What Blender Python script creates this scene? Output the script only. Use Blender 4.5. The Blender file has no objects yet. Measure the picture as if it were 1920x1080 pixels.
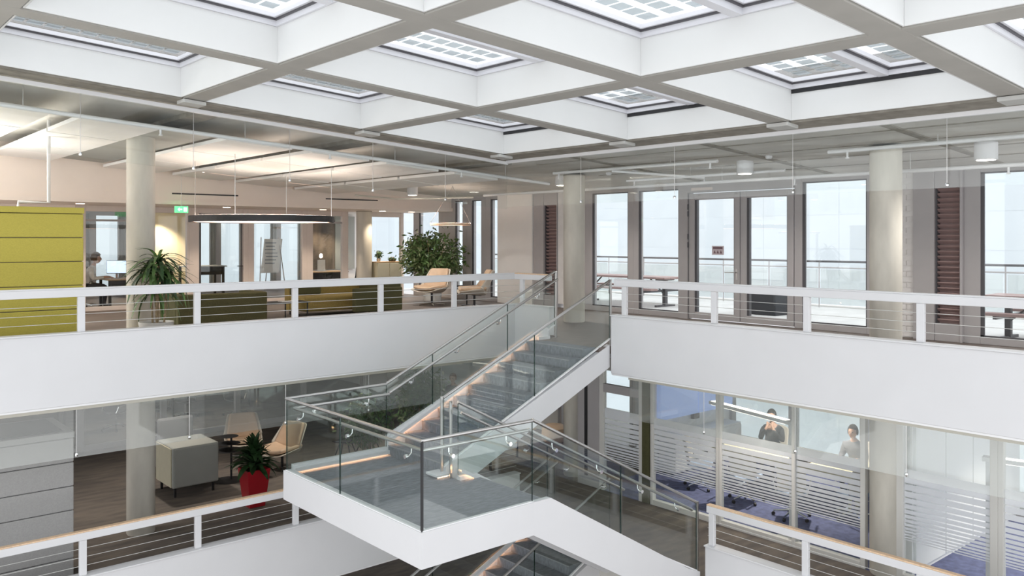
import bpy, bmesh, math, random
from mathutils import Vector, Matrix
random.seed(7)
S = bpy.context.scene
COL = S.collection
PI = math.pi
R = math.radians
# ------------------------------------------------------------------ camera, world, exposure
YAW = R(49.2)
cam_d = bpy.data.cameras.new('camera')
cam_d.sensor_width = 36.0
cam_d.lens = 36.0*1596/1920
cam_d.shift_y = -92/1920
cam_d.clip_end = 200
cam = bpy.data.objects.new('camera', cam_d); COL.objects.link(cam)
cam.location = (0, 0, 1.75); cam.rotation_euler = (PI/2, 0, YAW-PI/2)
S.camera = cam
w = bpy.data.worlds.new('overcast_sky'); S.world = w; w.use_nodes = True
bg = w.node_tree.nodes['Background']
bg.inputs[0].default_value = (0.97, 0.983, 1.0, 1); bg.inputs[1].default_value = 1.0
S.view_settings.view_transform = 'Standard'; S.view_settings.look = 'None'
S.view_settings.gamma = 1.0; S.view_settings.use_curve_mapping = False
S.view_settings.exposure = 1.0
try:
    S.cycles.transparent_max_bounces = 40
    S.cycles.max_bounces = 14; S.cycles.diffuse_bounces = 8
except Exception:
    pass
# ------------------------------------------------------------------ materials
M = {}
def nodes_of(name):
    m = bpy.data.materials.new(name); m.use_nodes = True
    nt = m.node_tree
    return m, nt, nt.nodes['Principled BSDF']
def mat(name, col, rough=.6, metal=0, noise=.0, scale=8, bump=0, stretch=None, col2=None, spec=.5, detail=4):
    m, nt, b = nodes_of(name)
    b.inputs['Roughness'].default_value = rough; b.inputs['Metallic'].default_value = metal
    b.inputs['Specular IOR Level'].default_value = spec
    c = (*col, 1)
    b.inputs['Base Color'].default_value = c
    tc = nt.nodes.new('ShaderNodeTexCoord'); mp = nt.nodes.new('ShaderNodeMapping')
    nz = nt.nodes.new('ShaderNodeTexNoise'); nz.inputs['Scale'].default_value = scale; nz.inputs['Detail'].default_value = detail
    nt.links.new(tc.outputs['Object'], mp.inputs[0]); nt.links.new(mp.outputs[0], nz.inputs['Vector'])
    if stretch: mp.inputs['Scale'].default_value = stretch
    if noise or col2:
        r = nt.nodes.new('ShaderNodeValToRGB')
        lo = tuple(x*(1-noise) for x in col) if not col2 else col2
        hi = tuple(min(1, x*(1+noise)) for x in col) if not col2 else col
        r.color_ramp.elements[0].position = .3; r.color_ramp.elements[1].position = .7
        r.color_ramp.elements[0].color = (*lo, 1); r.color_ramp.elements[1].color = (*hi, 1)
        nt.links.new(nz.outputs['Fac'], r.inputs[0]); nt.links.new(r.outputs[0], b.inputs['Base Color'])
    if bump:
        bp = nt.nodes.new('ShaderNodeBump'); bp.inputs['Strength'].default_value = bump; bp.inputs['Distance'].default_value = .01
        nt.links.new(nz.outputs['Fac'], bp.inputs['Height']); nt.links.new(bp.outputs[0], b.inputs['Normal'])
    M[name] = m
    return m
def emit(name, col, strength):
    m, nt, b = nodes_of(name)
    b.inputs['Base Color'].default_value = (*col, 1)
    b.inputs['Emission Color'].default_value = (*col, 1); b.inputs['Emission Strength'].default_value = strength
    M[name] = m
def glass(name, tint, f0=.045, base=None, base_fac=0):
    m = bpy.data.materials.new(name); m.use_nodes = True; nt = m.node_tree; nt.nodes.clear()
    out = nt.nodes.new('ShaderNodeOutputMaterial'); mix = nt.nodes.new('ShaderNodeMixShader')
    tr = nt.nodes.new('ShaderNodeBsdfTransparent'); tr.inputs[0].default_value = (*tint, 1)
    gl = nt.nodes.new('ShaderNodeBsdfGlossy'); gl.inputs['Roughness'].default_value = 0.0
    lw = nt.nodes.new('ShaderNodeLayerWeight'); lw.inputs[0].default_value = .5
    pw = nt.nodes.new('ShaderNodeMath'); pw.operation = 'POWER'; pw.inputs[1].default_value = 5
    ma = nt.nodes.new('ShaderNodeMath'); ma.operation = 'MULTIPLY_ADD'; ma.inputs[1].default_value = 1-f0; ma.inputs[2].default_value = f0
    nt.links.new(lw.outputs['Facing'], pw.inputs[0]); nt.links.new(pw.outputs[0], ma.inputs[0])
    nt.links.new(ma.outputs[0], mix.inputs[0])
    src = tr
    if base:
        df = nt.nodes.new('ShaderNodeBsdfDiffuse'); df.inputs[0].default_value = (*base, 1)
        tl = nt.nodes.new('ShaderNodeBsdfTranslucent'); tl.inputs[0].default_value = (*base, 1)
        m0 = nt.nodes.new('ShaderNodeMixShader'); m0.inputs[0].default_value = .5
        nt.links.new(df.outputs[0], m0.inputs[1]); nt.links.new(tl.outputs[0], m0.inputs[2])
        m2 = nt.nodes.new('ShaderNodeMixShader'); m2.inputs[0].default_value = base_fac
        nt.links.new(tr.outputs[0], m2.inputs[1]); nt.links.new(m0.outputs[0], m2.inputs[2]); src = m2
    nt.links.new(src.outputs[0], mix.inputs[1]); nt.links.new(gl.outputs[0], mix.inputs[2])
    nt.links.new(mix.outputs[0], out.inputs[0])
    M[name] = m
mat('white_paint', (.665, .665, .68), .55, noise=.015, scale=2)
mat('coffer_white', (.74, .745, .74), .6, noise=.012, scale=1.5)
mat('beam_grey', (.40, .385, .355), .8, noise=.05, scale=3, bump=.05)
mat('concrete', (.60, .57, .505), .85, noise=.13, scale=3.5, bump=.15, stretch=(1, 1, .35), detail=8)
mat('concrete_slab', (.58, .565, .53), .85, noise=.12, scale=2.2, bump=.12, stretch=(1, .25, 1), detail=8)
mat('concrete_dark', (.27, .25, .215), .9, noise=.2, scale=5, bump=.2, detail=8)
mat('bracket_grey', (.52, .52, .5), .6)
mat('nosing_grey', (.27, .275, .285), .7)
mat('frame_lilac', (.74, .74, .78), .4)
mat('track_white', (.78, .78, .79), .4)
mat('track_beige', (.58, .56, .49), .5)
mat('steel', (.56, .55, .54), .28, metal=1)
mat('chrome', (.8, .8, .8), .12, metal=1)
mat('dark_metal', (.03, .03, .032), .4, metal=.3)
mat('black_plastic', (.018, .018, .02), .5)
mat('wood_rail', (.70, .50, .33), .45, noise=.12, scale=30, stretch=(1, 1, .1))
mat('wood_desk', (.50, .34, .2), .5, noise=.15, scale=12, stretch=(.2, 1, 1))
mat('carpet_grey', (.19, .20, .222), .95, noise=.24, scale=14, bump=.4, detail=9, stretch=(.6, 2.2, 1))
mat('carpet_brown', (.20, .168, .14), .95, col2=(.115, .10, .092), scale=3.2, bump=.3, detail=9, stretch=(.6, 2, 1))
mat('floor_upper', (.19, .155, .135), .6, col2=(.12, .098, .088), scale=4, bump=.15, detail=8, stretch=(.5, 5, 1))
mat('carpet_blue', (.12, .135, .25), .95, noise=.25, scale=9, bump=.3, detail=8)
mat('frame_taupe', (.43, .41, .415), .45, noise=.03, scale=3)
mat('frame_dark', (.085, .082, .09), .45)
mat('frame_pink', (.74, .66, .62), .5, noise=.02)
mat('cream_wall', (.88, .79, .72), .7, noise=.02, scale=2)
mat('pier_white', (.86, .835, .81), .7, noise=.02, scale=2)
mat('warm_wall', (.85, .74, .5), .7)
mat('shutter_brown', (.34, .235, .225), .55, noise=.08, scale=6)
mat('white_brick', (.8, .78, .77), .8, noise=.04, scale=6)
mat('facade_pale', (.60, .645, .69), .6, noise=.02, scale=1)
mat('terrace', (.62, .62, .62), .8, noise=.08, scale=2)
mat('raft_white', (.88, .87, .85), .8, noise=.015, scale=2)
mat('fabric_lime', (.47, .40, .075), .9, noise=.09, scale=60, bump=.2, stretch=(1, 1, 3))
mat('fabric_lightgrey', (.36, .355, .35), .95, noise=.06, scale=60, bump=.2)
mat('fabric_grey', (.22, .22, .225), .95, noise=.08, scale=50, bump=.2)
mat('fabric_olive', (.085, .083, .035), .9, noise=.12, scale=50, bump=.2)
mat('fabric_gold', (.30, .225, .07), .9, noise=.12, scale=50, bump=.2)
mat('fabric_blue', (.30, .38, .52), .9, noise=.08, scale=50)
mat('leather_tan', (.66, .48, .335), .55, noise=.04, scale=10)
mat('shell_cream', (.66, .61, .53), .5)
mat('cabinet_sage', (.46, .45, .37), .6, noise=.03)
mat('cabinet_grey', (.36, .37, .345), .6, noise=.03, scale=4)
mat('cabinet_cream', (.60, .56, .42), .6, noise=.03)
mat('cabinet_white', (.80, .81, .81), .5, noise=.01)
mat('red_lacquer', (.40, .012, .022), .3)
mat('pot_white', (.7, .69, .66), .5)
mat('pot_beige', (.45, .40, .32), .7)
mat('soil', (.05, .035, .025), .95, noise=.3, scale=40)
mat('leaf_dark', (.022, .06, .018), .5, noise=.5, scale=9)
mat('leaf_mid', (.085, .16, .045), .5, noise=.5, scale=9)
mat('leaf_olive', (.13, .165, .065), .55, noise=.45, scale=9)
mat('bark', (.33, .25, .15), .9, noise=.3, scale=25)
mat('skin', (.55, .33, .24), .6); mat('lips', (.35, .12, .1), .6)
mat('hair_brown', (.09, .045, .02), .8, noise=.4, scale=60, bump=.6)
mat('hair_red', (.26, .10, .04), .8, noise=.3, scale=60, bump=.5)
mat('hair_black', (.015, .012, .01), .8, noise=.3, scale=60, bump=.5)
mat('cloth_white', (.74, .70, .66), .85); mat('cloth_dark', (.03, .033, .04), .85); mat('cloth_grey', (.20, .20, .22), .85, noise=.1, scale=40)
mat('trousers', (.025, .028, .04), .9)
mat('painting', (.26, .20, .15), .7, col2=(.02, .02, .02), scale=1.7, detail=9, stretch=(1.5, 1, .6))
mat('paper', (.82, .83, .83), .8, noise=.02); mat('paper_ink', (.25, .3, .35), .8)
emit('screen_blue', (.20, .27, .48), .55)
mat('sign_red', (.22, .13, .15), .6); mat('sign_pink', (.66, .57, .60), .6)
mat('curtain', (.55, .56, .55), .9, noise=.12, scale=5, stretch=(8, 1, .1))
emit('led_warm', (1.0, .58, .33), 7.5)
emit('lamp_arm', (1.0, .93, .82), 2.6)
emit('lamp_warm', (1.0, .80, .60), 6.0)
emit('lamp_pink', (1.0, .66, .50), 3.0)
emit('lamp_uplight', (1.0, .80, .68), 30.0)
emit('lamp_neutral', (1.0, .93, .82), 6.0)
emit('exit_green', (.10, .72, .22), 1.0); emit('exit_white', (.85, 1, .88), 1.3)
emit('monitor_glow', (.55, .68, .85), .7)
glass('glass_clear', (.975, .99, .985))
glass('glass_green', (.945, .975, .965), .06)
glass('glass_edge', (.10, .22, .19), .06, base=(.03, .07, .06), base_fac=.6)
glass('glass_apron', (.95, .96, .95), .06, base=(.78, .80, .78), base_fac=.14)
glass('glass_sky', (.96, .975, .985), .03)
glass('frosted', (.95, .97, .98), .04, base=(.95, .96, .98), base_fac=.88)
glass('cell_film', (.80, .83, .84), .03, base=(.6, .64, .65), base_fac=.45)
# ------------------------------------------------------------------ mesh helpers
ORG = {}
class MB:
    def __init__(s): s.v = []; s.f = []; s.mi = []
    def add(s, v, f, mi=0):
        o = len(s.v); s.v += [tuple(p) for p in v]; s.f += [tuple(i+o for i in q) for q in f]; s.mi += [mi]*len(f); return s
    def box(s, x0, x1, y0, y1, z0, z1, mi=0):
        if x0 > x1: x0, x1 = x1, x0
        if y0 > y1: y0, y1 = y1, y0
        if z0 > z1: z0, z1 = z1, z0
        return s.add([(x0,y0,z0),(x1,y0,z0),(x1,y1,z0),(x0,y1,z0),(x0,y0,z1),(x1,y0,z1),(x1,y1,z1),(x0,y1,z1)],
              [(0,3,2,1),(4,5,6,7),(0,1,5,4),(1,2,6,5),(2,3,7,6),(3,0,4,7)], mi)
    def prism(s, poly, axis, a0, a1, mi=0):
        n = len(poly); put = {'x': lambda p, a: (a, p[0], p[1]), 'y': lambda p, a: (p[0], a, p[1]), 'z': lambda p, a: (p[0], p[1], a)}[axis]
        v = [put(p, a0) for p in poly]+[put(p, a1) for p in poly]
        f = [tuple(range(n))[::-1], tuple(range(n, 2*n))]+[(i, (i+1) % n, n+(i+1) % n, n+i) for i in range(n)]
        return s.add(v, f, mi)
    def tube(s, pts, r, n=8, closed=False, mi=0, taper=None):
        pts = [Vector(p) for p in pts]; m = len(pts); v = []; f = []
        up = None
        for i, p in enumerate(pts):
            if closed: d = pts[(i+1) % m]-pts[i-1]
            else: d = pts[min(i+1, m-1)]-pts[max(i-1, 0)]
            d.normalize()
            if up is None: up = Vector((0, 0, 1)) if abs(d.z) < .9 else Vector((1, 0, 0))
            a = d.cross(up)
            if a.length < 1e-4: a = d.cross(Vector((0, 1, 0)))
            a.normalize(); b = a.cross(d).normalized()
            rr = r if taper is None else r*taper[i]
            for k in range(n):
                t = 2*PI*k/n; v.append(p+a*math.cos(t)*rr+b*math.sin(t)*rr)
        for i in range(m if closed else m-1):
            j = (i+1) % m
            for k in range(n):
                l = (k+1) % n; f.append((i*n+k, i*n+l, j*n+l, j*n+k))
        if not closed: f += [tuple(range(n))[::-1], tuple(range((m-1)*n, m*n))]
        return s.add(v, f, mi)
    def lathe(s, prof, n=24, cx=0, cy=0, mi=0):
        v = []; f = []; m = len(prof)
        for (r, z) in prof:
            for k in range(n):
                t = 2*PI*k/n; v.append((cx+r*math.cos(t), cy+r*math.sin(t), z))
        for i in range(m-1):
            for k in range(n):
                l = (k+1) % n; f.append((i*n+k, i*n+l, (i+1)*n+l, (i+1)*n+k))
        f += [tuple(range(n))[::-1], tuple(range((m-1)*n, m*n))]
        return s.add(v, f, mi)
    def grid(s, fn, nu, nv, mi=0, closeu=False):
        v = [fn(i/nu, j/nv) for j in range(nv+1) for i in range(nu+1)]
        f = [(j*(nu+1)+i, j*(nu+1)+i+1, (j+1)*(nu+1)+i+1, (j+1)*(nu+1)+i) for j in range(nv) for i in range(nu)]
        return s.add(v, f, mi)
    def shear(s):
        s.v = [(x, y, z+.07*(10.23-x)) for x, y, z in s.v]; return s
    def mesh(s, name, mats, smooth=False, org=(0, 0, 0)):
        me = bpy.data.meshes.new(name)
        me.from_pydata([(x-org[0], y-org[1], z-org[2]) for x, y, z in s.v], [], s.f)
        for m in (mats if isinstance(mats, (list, tuple)) else [mats]): me.materials.append(M[m])
        me.polygons.foreach_set('material_index', s.mi)
        if smooth: me.polygons.foreach_set('use_smooth', [True]*len(s.f))
        bm = bmesh.new(); bm.from_mesh(me); bmesh.ops.recalc_face_normals(bm, faces=bm.faces); bm.to_mesh(me); bm.free()
        if smooth:
            try: me.set_sharp_from_angle(angle=R(40))
            except Exception: pass
        return me
def link(name, me, parent=None):
    o = bpy.data.objects.new(name, me); COL.objects.link(o)
    if parent is not None: o.parent = parent
    return o
def part(mb, name, mats, parent, smooth=False, bevel=0, solid=0, label=None, kind=None, subd=0):
    """a mesh child; mb coordinates are world coordinates (the root's origin is subtracted)"""
    org = ORG.get(parent.name, (0, 0, 0))
    o = link(name, mb.mesh(name, mats, smooth, org), parent)
    ORG[o.name] = org
    mods(o, bevel, solid, subd)
    if label: o['label'] = label
    if kind: o['kind'] = kind
    return o
def mods(o, bevel=0, solid=0, subd=0):
    if solid:
        m = o.modifiers.new('solid', 'SOLIDIFY'); m.thickness = solid; m.offset = 0
    if subd:
        m = o.modifiers.new('sub', 'SUBSURF'); m.levels = subd; m.render_levels = subd
    if bevel:
        m = o.modifiers.new('bevel', 'BEVEL'); m.width = bevel; m.segments = 2; m.limit_method = 'ANGLE'
def thing(name, label, cat, loc=(0, 0, 0), group=None, rotz=0, local=False):
    o = bpy.data.objects.new(name, None); COL.objects.link(o); o.empty_display_size = .1
    o.location = loc; o.rotation_euler = (0, 0, rotz); o['label'] = label; o['category'] = cat
    if group: o['group'] = group
    ORG[o.name] = (0, 0, 0) if local else tuple(loc)
    return o
def solo(mb, name, mats, label, cat, loc=(0, 0, 0), group=None, **k):
    o = link(name, mb.mesh(name, mats, k.get('smooth', False), loc)); o.location = loc
    mods(o, k.get('bevel', 0), k.get('solid', 0), k.get('subd', 0))
    o['label'] = label; o['category'] = cat
    if group: o['group'] = group
    return o
def struct(mb, name, mats, label=None, loc=(0, 0, 0), **k):
    o = link(name, mb.mesh(name, mats, k.get('smooth', False), loc)); o.location = loc
    mods(o, k.get('bevel', 0)); o['kind'] = 'structure'; ORG[o.name] = tuple(loc)
    if label: o['label'] = label
    return o
def sthing(name, label, loc=(0, 0, 0)):
    o = bpy.data.objects.new(name, None); COL.objects.link(o); o.location = loc; o['kind'] = 'structure'; o['label'] = label
    ORG[o.name] = tuple(loc); return o
def dup(root, loc, rotz=0, label=None, group=None):
    r = root.copy(); COL.objects.link(r); r.location = loc; r.rotation_euler = (0, 0, rotz)
    if label: r['label'] = label
    if group: r['group'] = group
    for ch in list(root.children):
        c = ch.copy(); COL.objects.link(c); c.parent = r
        for g in list(ch.children):
            d = g.copy(); COL.objects.link(d); d.parent = c
    return r
def inst(me, name, parent, loc, rot=(0, 0, 0), scale=(1, 1, 1)):
    """a small repeated part sharing mesh data; loc in world coordinates"""
    o = link(name, me, parent); g = ORG.get(parent.name, (0, 0, 0))
    o.location = (loc[0]-g[0], loc[1]-g[1], loc[2]-g[2]); o.rotation_euler = rot; o.scale = scale
    return o
ORD = ['first', 'second', 'third', 'fourth', 'fifth', 'sixth', 'seventh', 'eighth', 'ninth', 'tenth']
# ------------------------------------------------------------------ main dimensions
XR, YL = 10.23, 12.2            # balcony planes
F1, F0 = -3.23, -6.46           # lower floors (upper floor at 0)
def zc(x): return 3.31+.07*(10.23-x)    # sloping roof underside
# ------------------------------------------------------------------ floors, slabs, parapets
m = MB(); m.box(-2, 15.2, YL+.06, 29, -.12, 0); m.box(XR+.06, 15.2, 0, 9.3, -.12, 0); m.box(10.0, 15.2, 9.45, 11.0, -.12, 0); m.box(10.4, 15.2, 9.3, 9.45, -.12, 0); m.box(10.62, 15.2, 11.0, YL+.06, -.12, 0)
struct(m, 'floor', 'floor_upper', 'brown grey floor of the upper storey')
m = MB(); m.box(-2, 15.4, YL+.06, 29, -.43, -.12); m.box(XR+.06, 15.4, 0, 9.3, -.43, -.12); m.box(10.42, 15.4, 9.3, 11.0, -.43, -.12); m.box(10.62, 15.4, 11.0, YL+.06, -.43, -.12)
struct(m, 'ceiling', 'concrete_slab', 'concrete slab over the lower storey')
m = MB(); m.box(-2, 15.2, YL+.06, 29, F1-.12, F1); m.box(XR+.06, 12.4, 0, 7.5, F1-.12, F1); m.box(10.0, 12.4, 7.5, YL+.06, F1-.12, F1); m.box(12.4, 15.2, 11.9, YL+.06, F1-.12, F1)
struct(m, 'floor', 'carpet_brown', 'dark brown carpet floor of the lower storey')
m = MB(); m.box(12.4, 17.1, 0, 11.9, F1-.12, F1)
struct(m, 'floor', 'carpet_blue', 'blue carpet floor of the meeting rooms')
m = MB(); m.box(-2, 19, YL+.06, 29, F1-.43, F1-.12); m.box(XR+.06, 19, 0, 7.5, F1-.43, F1-.12); m.box(10.0, 19, 7.5, YL+.06, F1-.43, F1-.12)
struct(m, 'ceiling', 'concrete_slab', 'concrete slab under the lower storey')
m = MB(); m.box(-4, 19, -3, 29, F0-.2, F0)
struct(m, 'floor', 'carpet_brown', 'brown floor at the bottom of the atrium')
def parapet(name, x0, x1, y0, y1, zf, label):
    o = sthing(name, label, ((x0+x1)/2, (y0+y1)/2, zf))
    part(MB().box(x0, x1, y0, y1, zf-.43, zf+.50), 'fascia_panel', 'white_paint', o, bevel=.008)
    part(MB().box(x0-.015, x1+.015, y0-.015, y1+.015, zf+.50, zf+.52), 'coping', 'white_paint', o, bevel=.004)
    part(MB().box(x0+.01, x1-.01, y0+.01, y1-.01, zf-.455, zf-.43), 'drip_edge', 'track_white', o)
    return o
parapet('wall_left_upper', -2, 10.73, YL, YL+.16, 0, 'white parapet of the upper balcony left of the stair')
parapet('wall_left_upper_return', 10.60, 10.73, 11.25, YL, 0, 'short white parapet return beside the stair head')
parapet('wall_right_upper', XR, XR+.16, 0, 9.40, 0, 'white parapet of the upper balcony right of the stair')
parapet('wall_left_lower', -2, 10.73, YL, YL+.16, F1, 'white parapet of the lower balcony under the left wing')
parapet('wall_right_lower', XR, XR+.16, 0, 7.55, F1, 'white parapet of the lower balcony in front of the meeting rooms')
# ------------------------------------------------------------------ balcony railings
def railing(label, axis, a, posts, lo, hi, zf, wood, end_thin=None):
    # axis 'x': runs along X at Y=a ; 'y': runs along Y at X=a
    base = ((lo+hi)/2, a, zf+.52) if axis == 'x' else (a, (lo+hi)/2, zf+.52)
    o = thing('balcony_railing', label, 'railing', base, 'balcony railings')
    def bx(u0, u1, v0, v1, z0, z1):
        return MB().box(u0, u1, a+v0, a+v1, z0, z1) if axis == 'x' else MB().box(a+v0, a+v1, u0, u1, z0, z1)
    part(bx(lo, hi, -.035, .035, zf+.985, zf+1.085), 'top_rail', 'white_paint', o, bevel=.006)
    part(bx(lo, hi, -.028 if not wood else -.033, .05, zf+1.085, zf+1.105), 'handrail', 'wood_rail' if wood else 'white_paint', o, bevel=.006)
    for p in posts:
        q = part(bx(p-.045, p+.045, -.03, .03, zf+.52, zf+.985), 'post', 'white_paint', o, bevel=.006)
    for z in (.64, .755, .87):
        pts = [(lo, a, zf+z), (hi, a, zf+z)] if axis == 'x' else [(a, lo, zf+z), (a, hi, zf+z)]
        part(MB().tube(pts, .0038, 5), 'cable', 'bracket_grey', o)
    return o
railing('white cable railing on the upper left balcony before the lime screen', 'x', YL+.08, [1.52, 3.05, 4.59, 6.12, 7.68, 9.22], 0, 10.70, 0, False)
railing('short white cable railing turning the corner at the stair head', 'y', 10.66, [12.05], 11.27, YL+.045, 0, True)
railing('white cable railing on the upper right balcony before the windows', 'y', XR+.08, [9.17, 7.44, 5.97, 4.49, 3.0], 1, 9.38, 0, False)
railing('wood-topped cable railing on the lower left balcony by the red planter', 'x', YL+.08, [1.52, 3.07, 4.60, 6.13, 7.68, 9.22], 0, 10.70, F1, True)
railing('wood-topped cable railing before the striped meeting room glass', 'y', XR+.08, [7.48, 5.99, 4.49, 3.0], 1, 7.56, F1, True)
# ------------------------------------------------------------------ coffered atrium roof
SP, BW, CD = 2.88, .32, .42
GX0, GY0 = 10.22, 12.08
roof = sthing('ceiling_atrium', 'sloping white coffered atrium roof with grey beams', (GX0, GY0, 3.31))
NA, NB = 4, 4
xlo, ylo = GX0-NB*SP, GY0-NA*SP
def rpart(mb, name, mt, **k): return part(mb.shear(), name, mt, roof, **k)
Z0 = 3.31
for a in range(1, NA+1):
    y = GY0-a*SP
    rpart(MB().box(xlo-.2, GX0, y-BW/2+.02, y+BW/2-.02, Z0, Z0+CD), 'beam', 'beam_grey')
for b in range(1, NB+1):
    x = GX0-b*SP
    for a in range(0, NA):
        ya, yb = GY0-a*SP, GY0-(a+1)*SP
        rpart(MB().box(x-BW/2+.02, x+BW/2-.02, yb+BW/2-.02, ya-(BW/2-.02 if a else 0), Z0+.001, Z0+CD), 'beam', 'beam_grey')
# edge beams of raw concrete
rpart(MB().box(-3, GX0+.4, GY0+.02, GY0+.46, Z0-.012, Z0+CD+.3), 'edge_beam', 'concrete_dark')
rpart(MB().box(GX0+.02, GX0+.46, -2, GY0+.02, Z0-.012, Z0+CD+.3), 'edge_beam', 'concrete_dark')
cell_w = .19
cell_me = MB().box(-.083, .083, -cell_w/2, cell_w/2, -.003, .003).mesh('cell', 'cell_film')
ROWW = ['%s from the left gallery' % q for q in ('first', 'second', 'third', 'fourth')]
COLW = ['%s from the right gallery' % q for q in ('first', 'second', 'third', 'fourth')]
for a in range(NA):
    for b in range(NB):
        y1 = GY0-a*SP-(BW/2 if a else 0); y0 = GY0-(a+1)*SP+BW/2
        x1 = GX0-b*SP-(BW/2 if b else 0); x0 = GX0-(b+1)*SP+BW/2
        t = .02
        for (p, q, r_, s_) in ((x0, x1, y0-0, y0+t), (x0, x1, y1-t, y1), (x0, x0+t, y0+t, y1-t), (x1-t, x1, y0+t, y1-t)):
            rpart(MB().box(p, q, r_, s_, Z0+.012, Z0+CD), 'lining_panel', 'coffer_white', bevel=.006)
        # skylight
        cx, cy = (x0+x1)/2, (y0+y1)/2
        sk = thing('skylight', 'skylight %s and %s' % (ROWW[a], COLW[b]), 'skylight', (cx, cy, Z0+CD), 'roof skylights')
        ff = .045; zb = Z0+CD
        fr = MB()
        fr.box(x0-.1, x1+.1, y0-.1, y0+ff, zb, zb+.06); fr.box(x0-.1, x1+.1, y1-ff, y1+.1, zb, zb+.06)
        fr.box(x0-.1, x0+ff, y0+ff, y1-ff, zb, zb+.06); fr.box(x1-ff, x1+.1, y0+ff, y1-ff, zb, zb+.06)
        part(fr.shear(), 'frame', 'frame_lilac', sk)
        part(MB().box(x0+ff, x1-ff, cy-.06, cy+.06, zb-.01, zb+.06).shear(), 'mullion', 'frame_lilac', sk)
        for (u0, u1) in ((y0+ff, cy-.06), (cy+.06, y1-ff)):
            X0, X1 = x0+ff, x1-ff
            for (nm_, gw, za_, zb_, mt_) in (('gasket', .022, .06, .082, 'frame_dark'), ('sash', .05, .082, .13, 'frame_lilac')):
                g = MB()
                g.box(X0, X1, u0, u0+gw, zb+za_, zb+zb_); g.box(X0, X1, u1-gw, u1, zb+za_, zb+zb_)
                g.box(X0, X0+gw, u0+gw, u1-gw, zb+za_, zb+zb_); g.box(X1-gw, X1, u0+gw, u1-gw, zb+za_, zb+zb_)
                part(g.shear(), nm_, mt_, sk)
            pn = part(MB().box(X0, X1, u0, u1, zb+.14, zb+.152).shear(), 'pane', 'glass_sky', sk)
            if b == 0 and u1 > cy: part(MB().box(x1-.032, x1-.021, y0+.03, y1-.03, zb-.055, zb-.004).shear(), 'blind_slot', 'dark_metal', sk)
            if a+b <= 4:
                nr = 3; nc = 11
                for i in range(nc):
                    for j in range(nr):
                        px = X0+.10+(X1-X0-.20)*(i+.5)/nc; py = u0+.10+(u1-u0-.20)*(j+.5)/nr
                        inst(cell_me, 'cell', pn, (px, py, zb+.134+.07*(10.23-px)), (0, math.atan(.07), 0))
# steel bearing brackets at the beam ends
for b in range(0, 4):
    x = GX0-b*SP
    rpart(MB().box(x-.16, x+.16, GY0-.08, GY0+.2, Z0-.06, Z0-.008), 'bearing_bracket', 'bracket_grey', bevel=.01)
for a in range(1, 4):
    y = GY0-a*SP
    rpart(MB().box(GX0-.08, GX0+.2, y-.16, y+.16, Z0-.06, Z0-.008), 'bearing_bracket', 'bracket_grey', bevel=.01)
# side ceilings (sloping slab over the galleries)
m = MB(); m.box(-2, 15.4, GY0+.46, 29, 3.31, 3.6); m.box(GX0+.46, 15.4, -1, GY0+.46, 3.31, 3.6); m.shear()
o = struct(m, 'ceiling', 'concrete_slab', 'concrete ceiling over the upper galleries')
ribs = MB()
for x in (4.75, 7.6, 10.5):
    part(MB().box(x, x+.32, GY0+.46, 20.2, 3.24, 3.33).shear(), 'rib', 'concrete_dark', o)
for y in (2.9, 5.2, 8.1, 11):
    part(MB().box(GX0+.46, 15.2, y, y+.12, 3.29, 3.33).shear(), 'rib', 'concrete_dark', o)
for x in (11.4, 12.3, 13.2, 14.1):
    part(MB().box(x, x+.04, 0, GY0+.4, 3.3, 3.33).shear(), 'joint_strip', 'concrete_dark', o)
# ------------------------------------------------------------------ smoke apron glass (hung under the slab edges)
def apron(label, axis, a, lo, hi, ztop, h, n, slope, tracks):
    base = ((lo+hi)/2, a, ztop-h) if axis == 'x' else (a, (lo+hi)/2, ztop-h)
    o = thing('smoke_apron', label, 'glass screen', base, 'hanging smoke aprons')
    L = (hi-lo)/n
    for i in range(n):
        u0, u1 = lo+i*L+.004, lo+(i+1)*L-.004
        d = (lambda x: .07*(10.23-x)) if slope and axis == 'x' else (lambda x: .07*(10.23-a) if slope else 0)
        if axis == 'x':
            mb = MB().prism([(u0, ztop-h+d(u0)), (u1, ztop-h+d(u1)), (u1, ztop+d(u1)), (u0, ztop+d(u0))], 'y', a-.005, a+.005)
        else:
            mb = MB().prism([(u0, ztop-h+d(0)), (u1, ztop-h+d(0)), (u1, ztop+d(0)), (u0, ztop+d(0))], 'x', a-.005, a+.005)
        g = part(mb, 'glass_pane', tracks[1], o)
        p = (u0+.02, a-.02, 0) if axis == 'x' else (a-.02, u0+.02, 0)
        zb = ztop-h+d(u0); zt = ztop+d(u0)
        part(MB().tube([(p[0], p[1], zb+.04), (p[0], p[1], zt)], .004, 6), 'hanger_rod', 'steel', g)
        part(MB().lathe([(.018, zb+.02), (.022, zb+.04), (.018, zb+.06)], 10, p[0], p[1]), 'clamp', 'chrome', g)
    tw, th = .035, .06
    dd = (lambda x: .07*(10.23-x)) if slope else (lambda x: 0)
    if axis == 'x':
        mb = MB().prism([(lo, ztop-.0+dd(lo)), (hi, ztop+dd(hi)), (hi, ztop+th+dd(hi)), (lo, ztop+th+dd(lo))], 'y', a-tw, a+tw)
    else:
        mb = MB().box(a-tw, a+tw, lo, hi, ztop+dd(a), ztop+th+dd(a))
    part(mb, 'track', tracks[0], o, bevel=.006)
    return o
apron('clear hanging glass apron with white track above the upper left balcony', 'x', 12.56, -1.5, 10.72, 3.22, .86, 8, True, ('track_white', 'glass_clear'))
apron('clear hanging glass apron with white track above the upper right balcony', 'y', 10.70, .2, 12.56, 3.24, .84, 6, True, ('track_white', 'glass_clear'))
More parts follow.
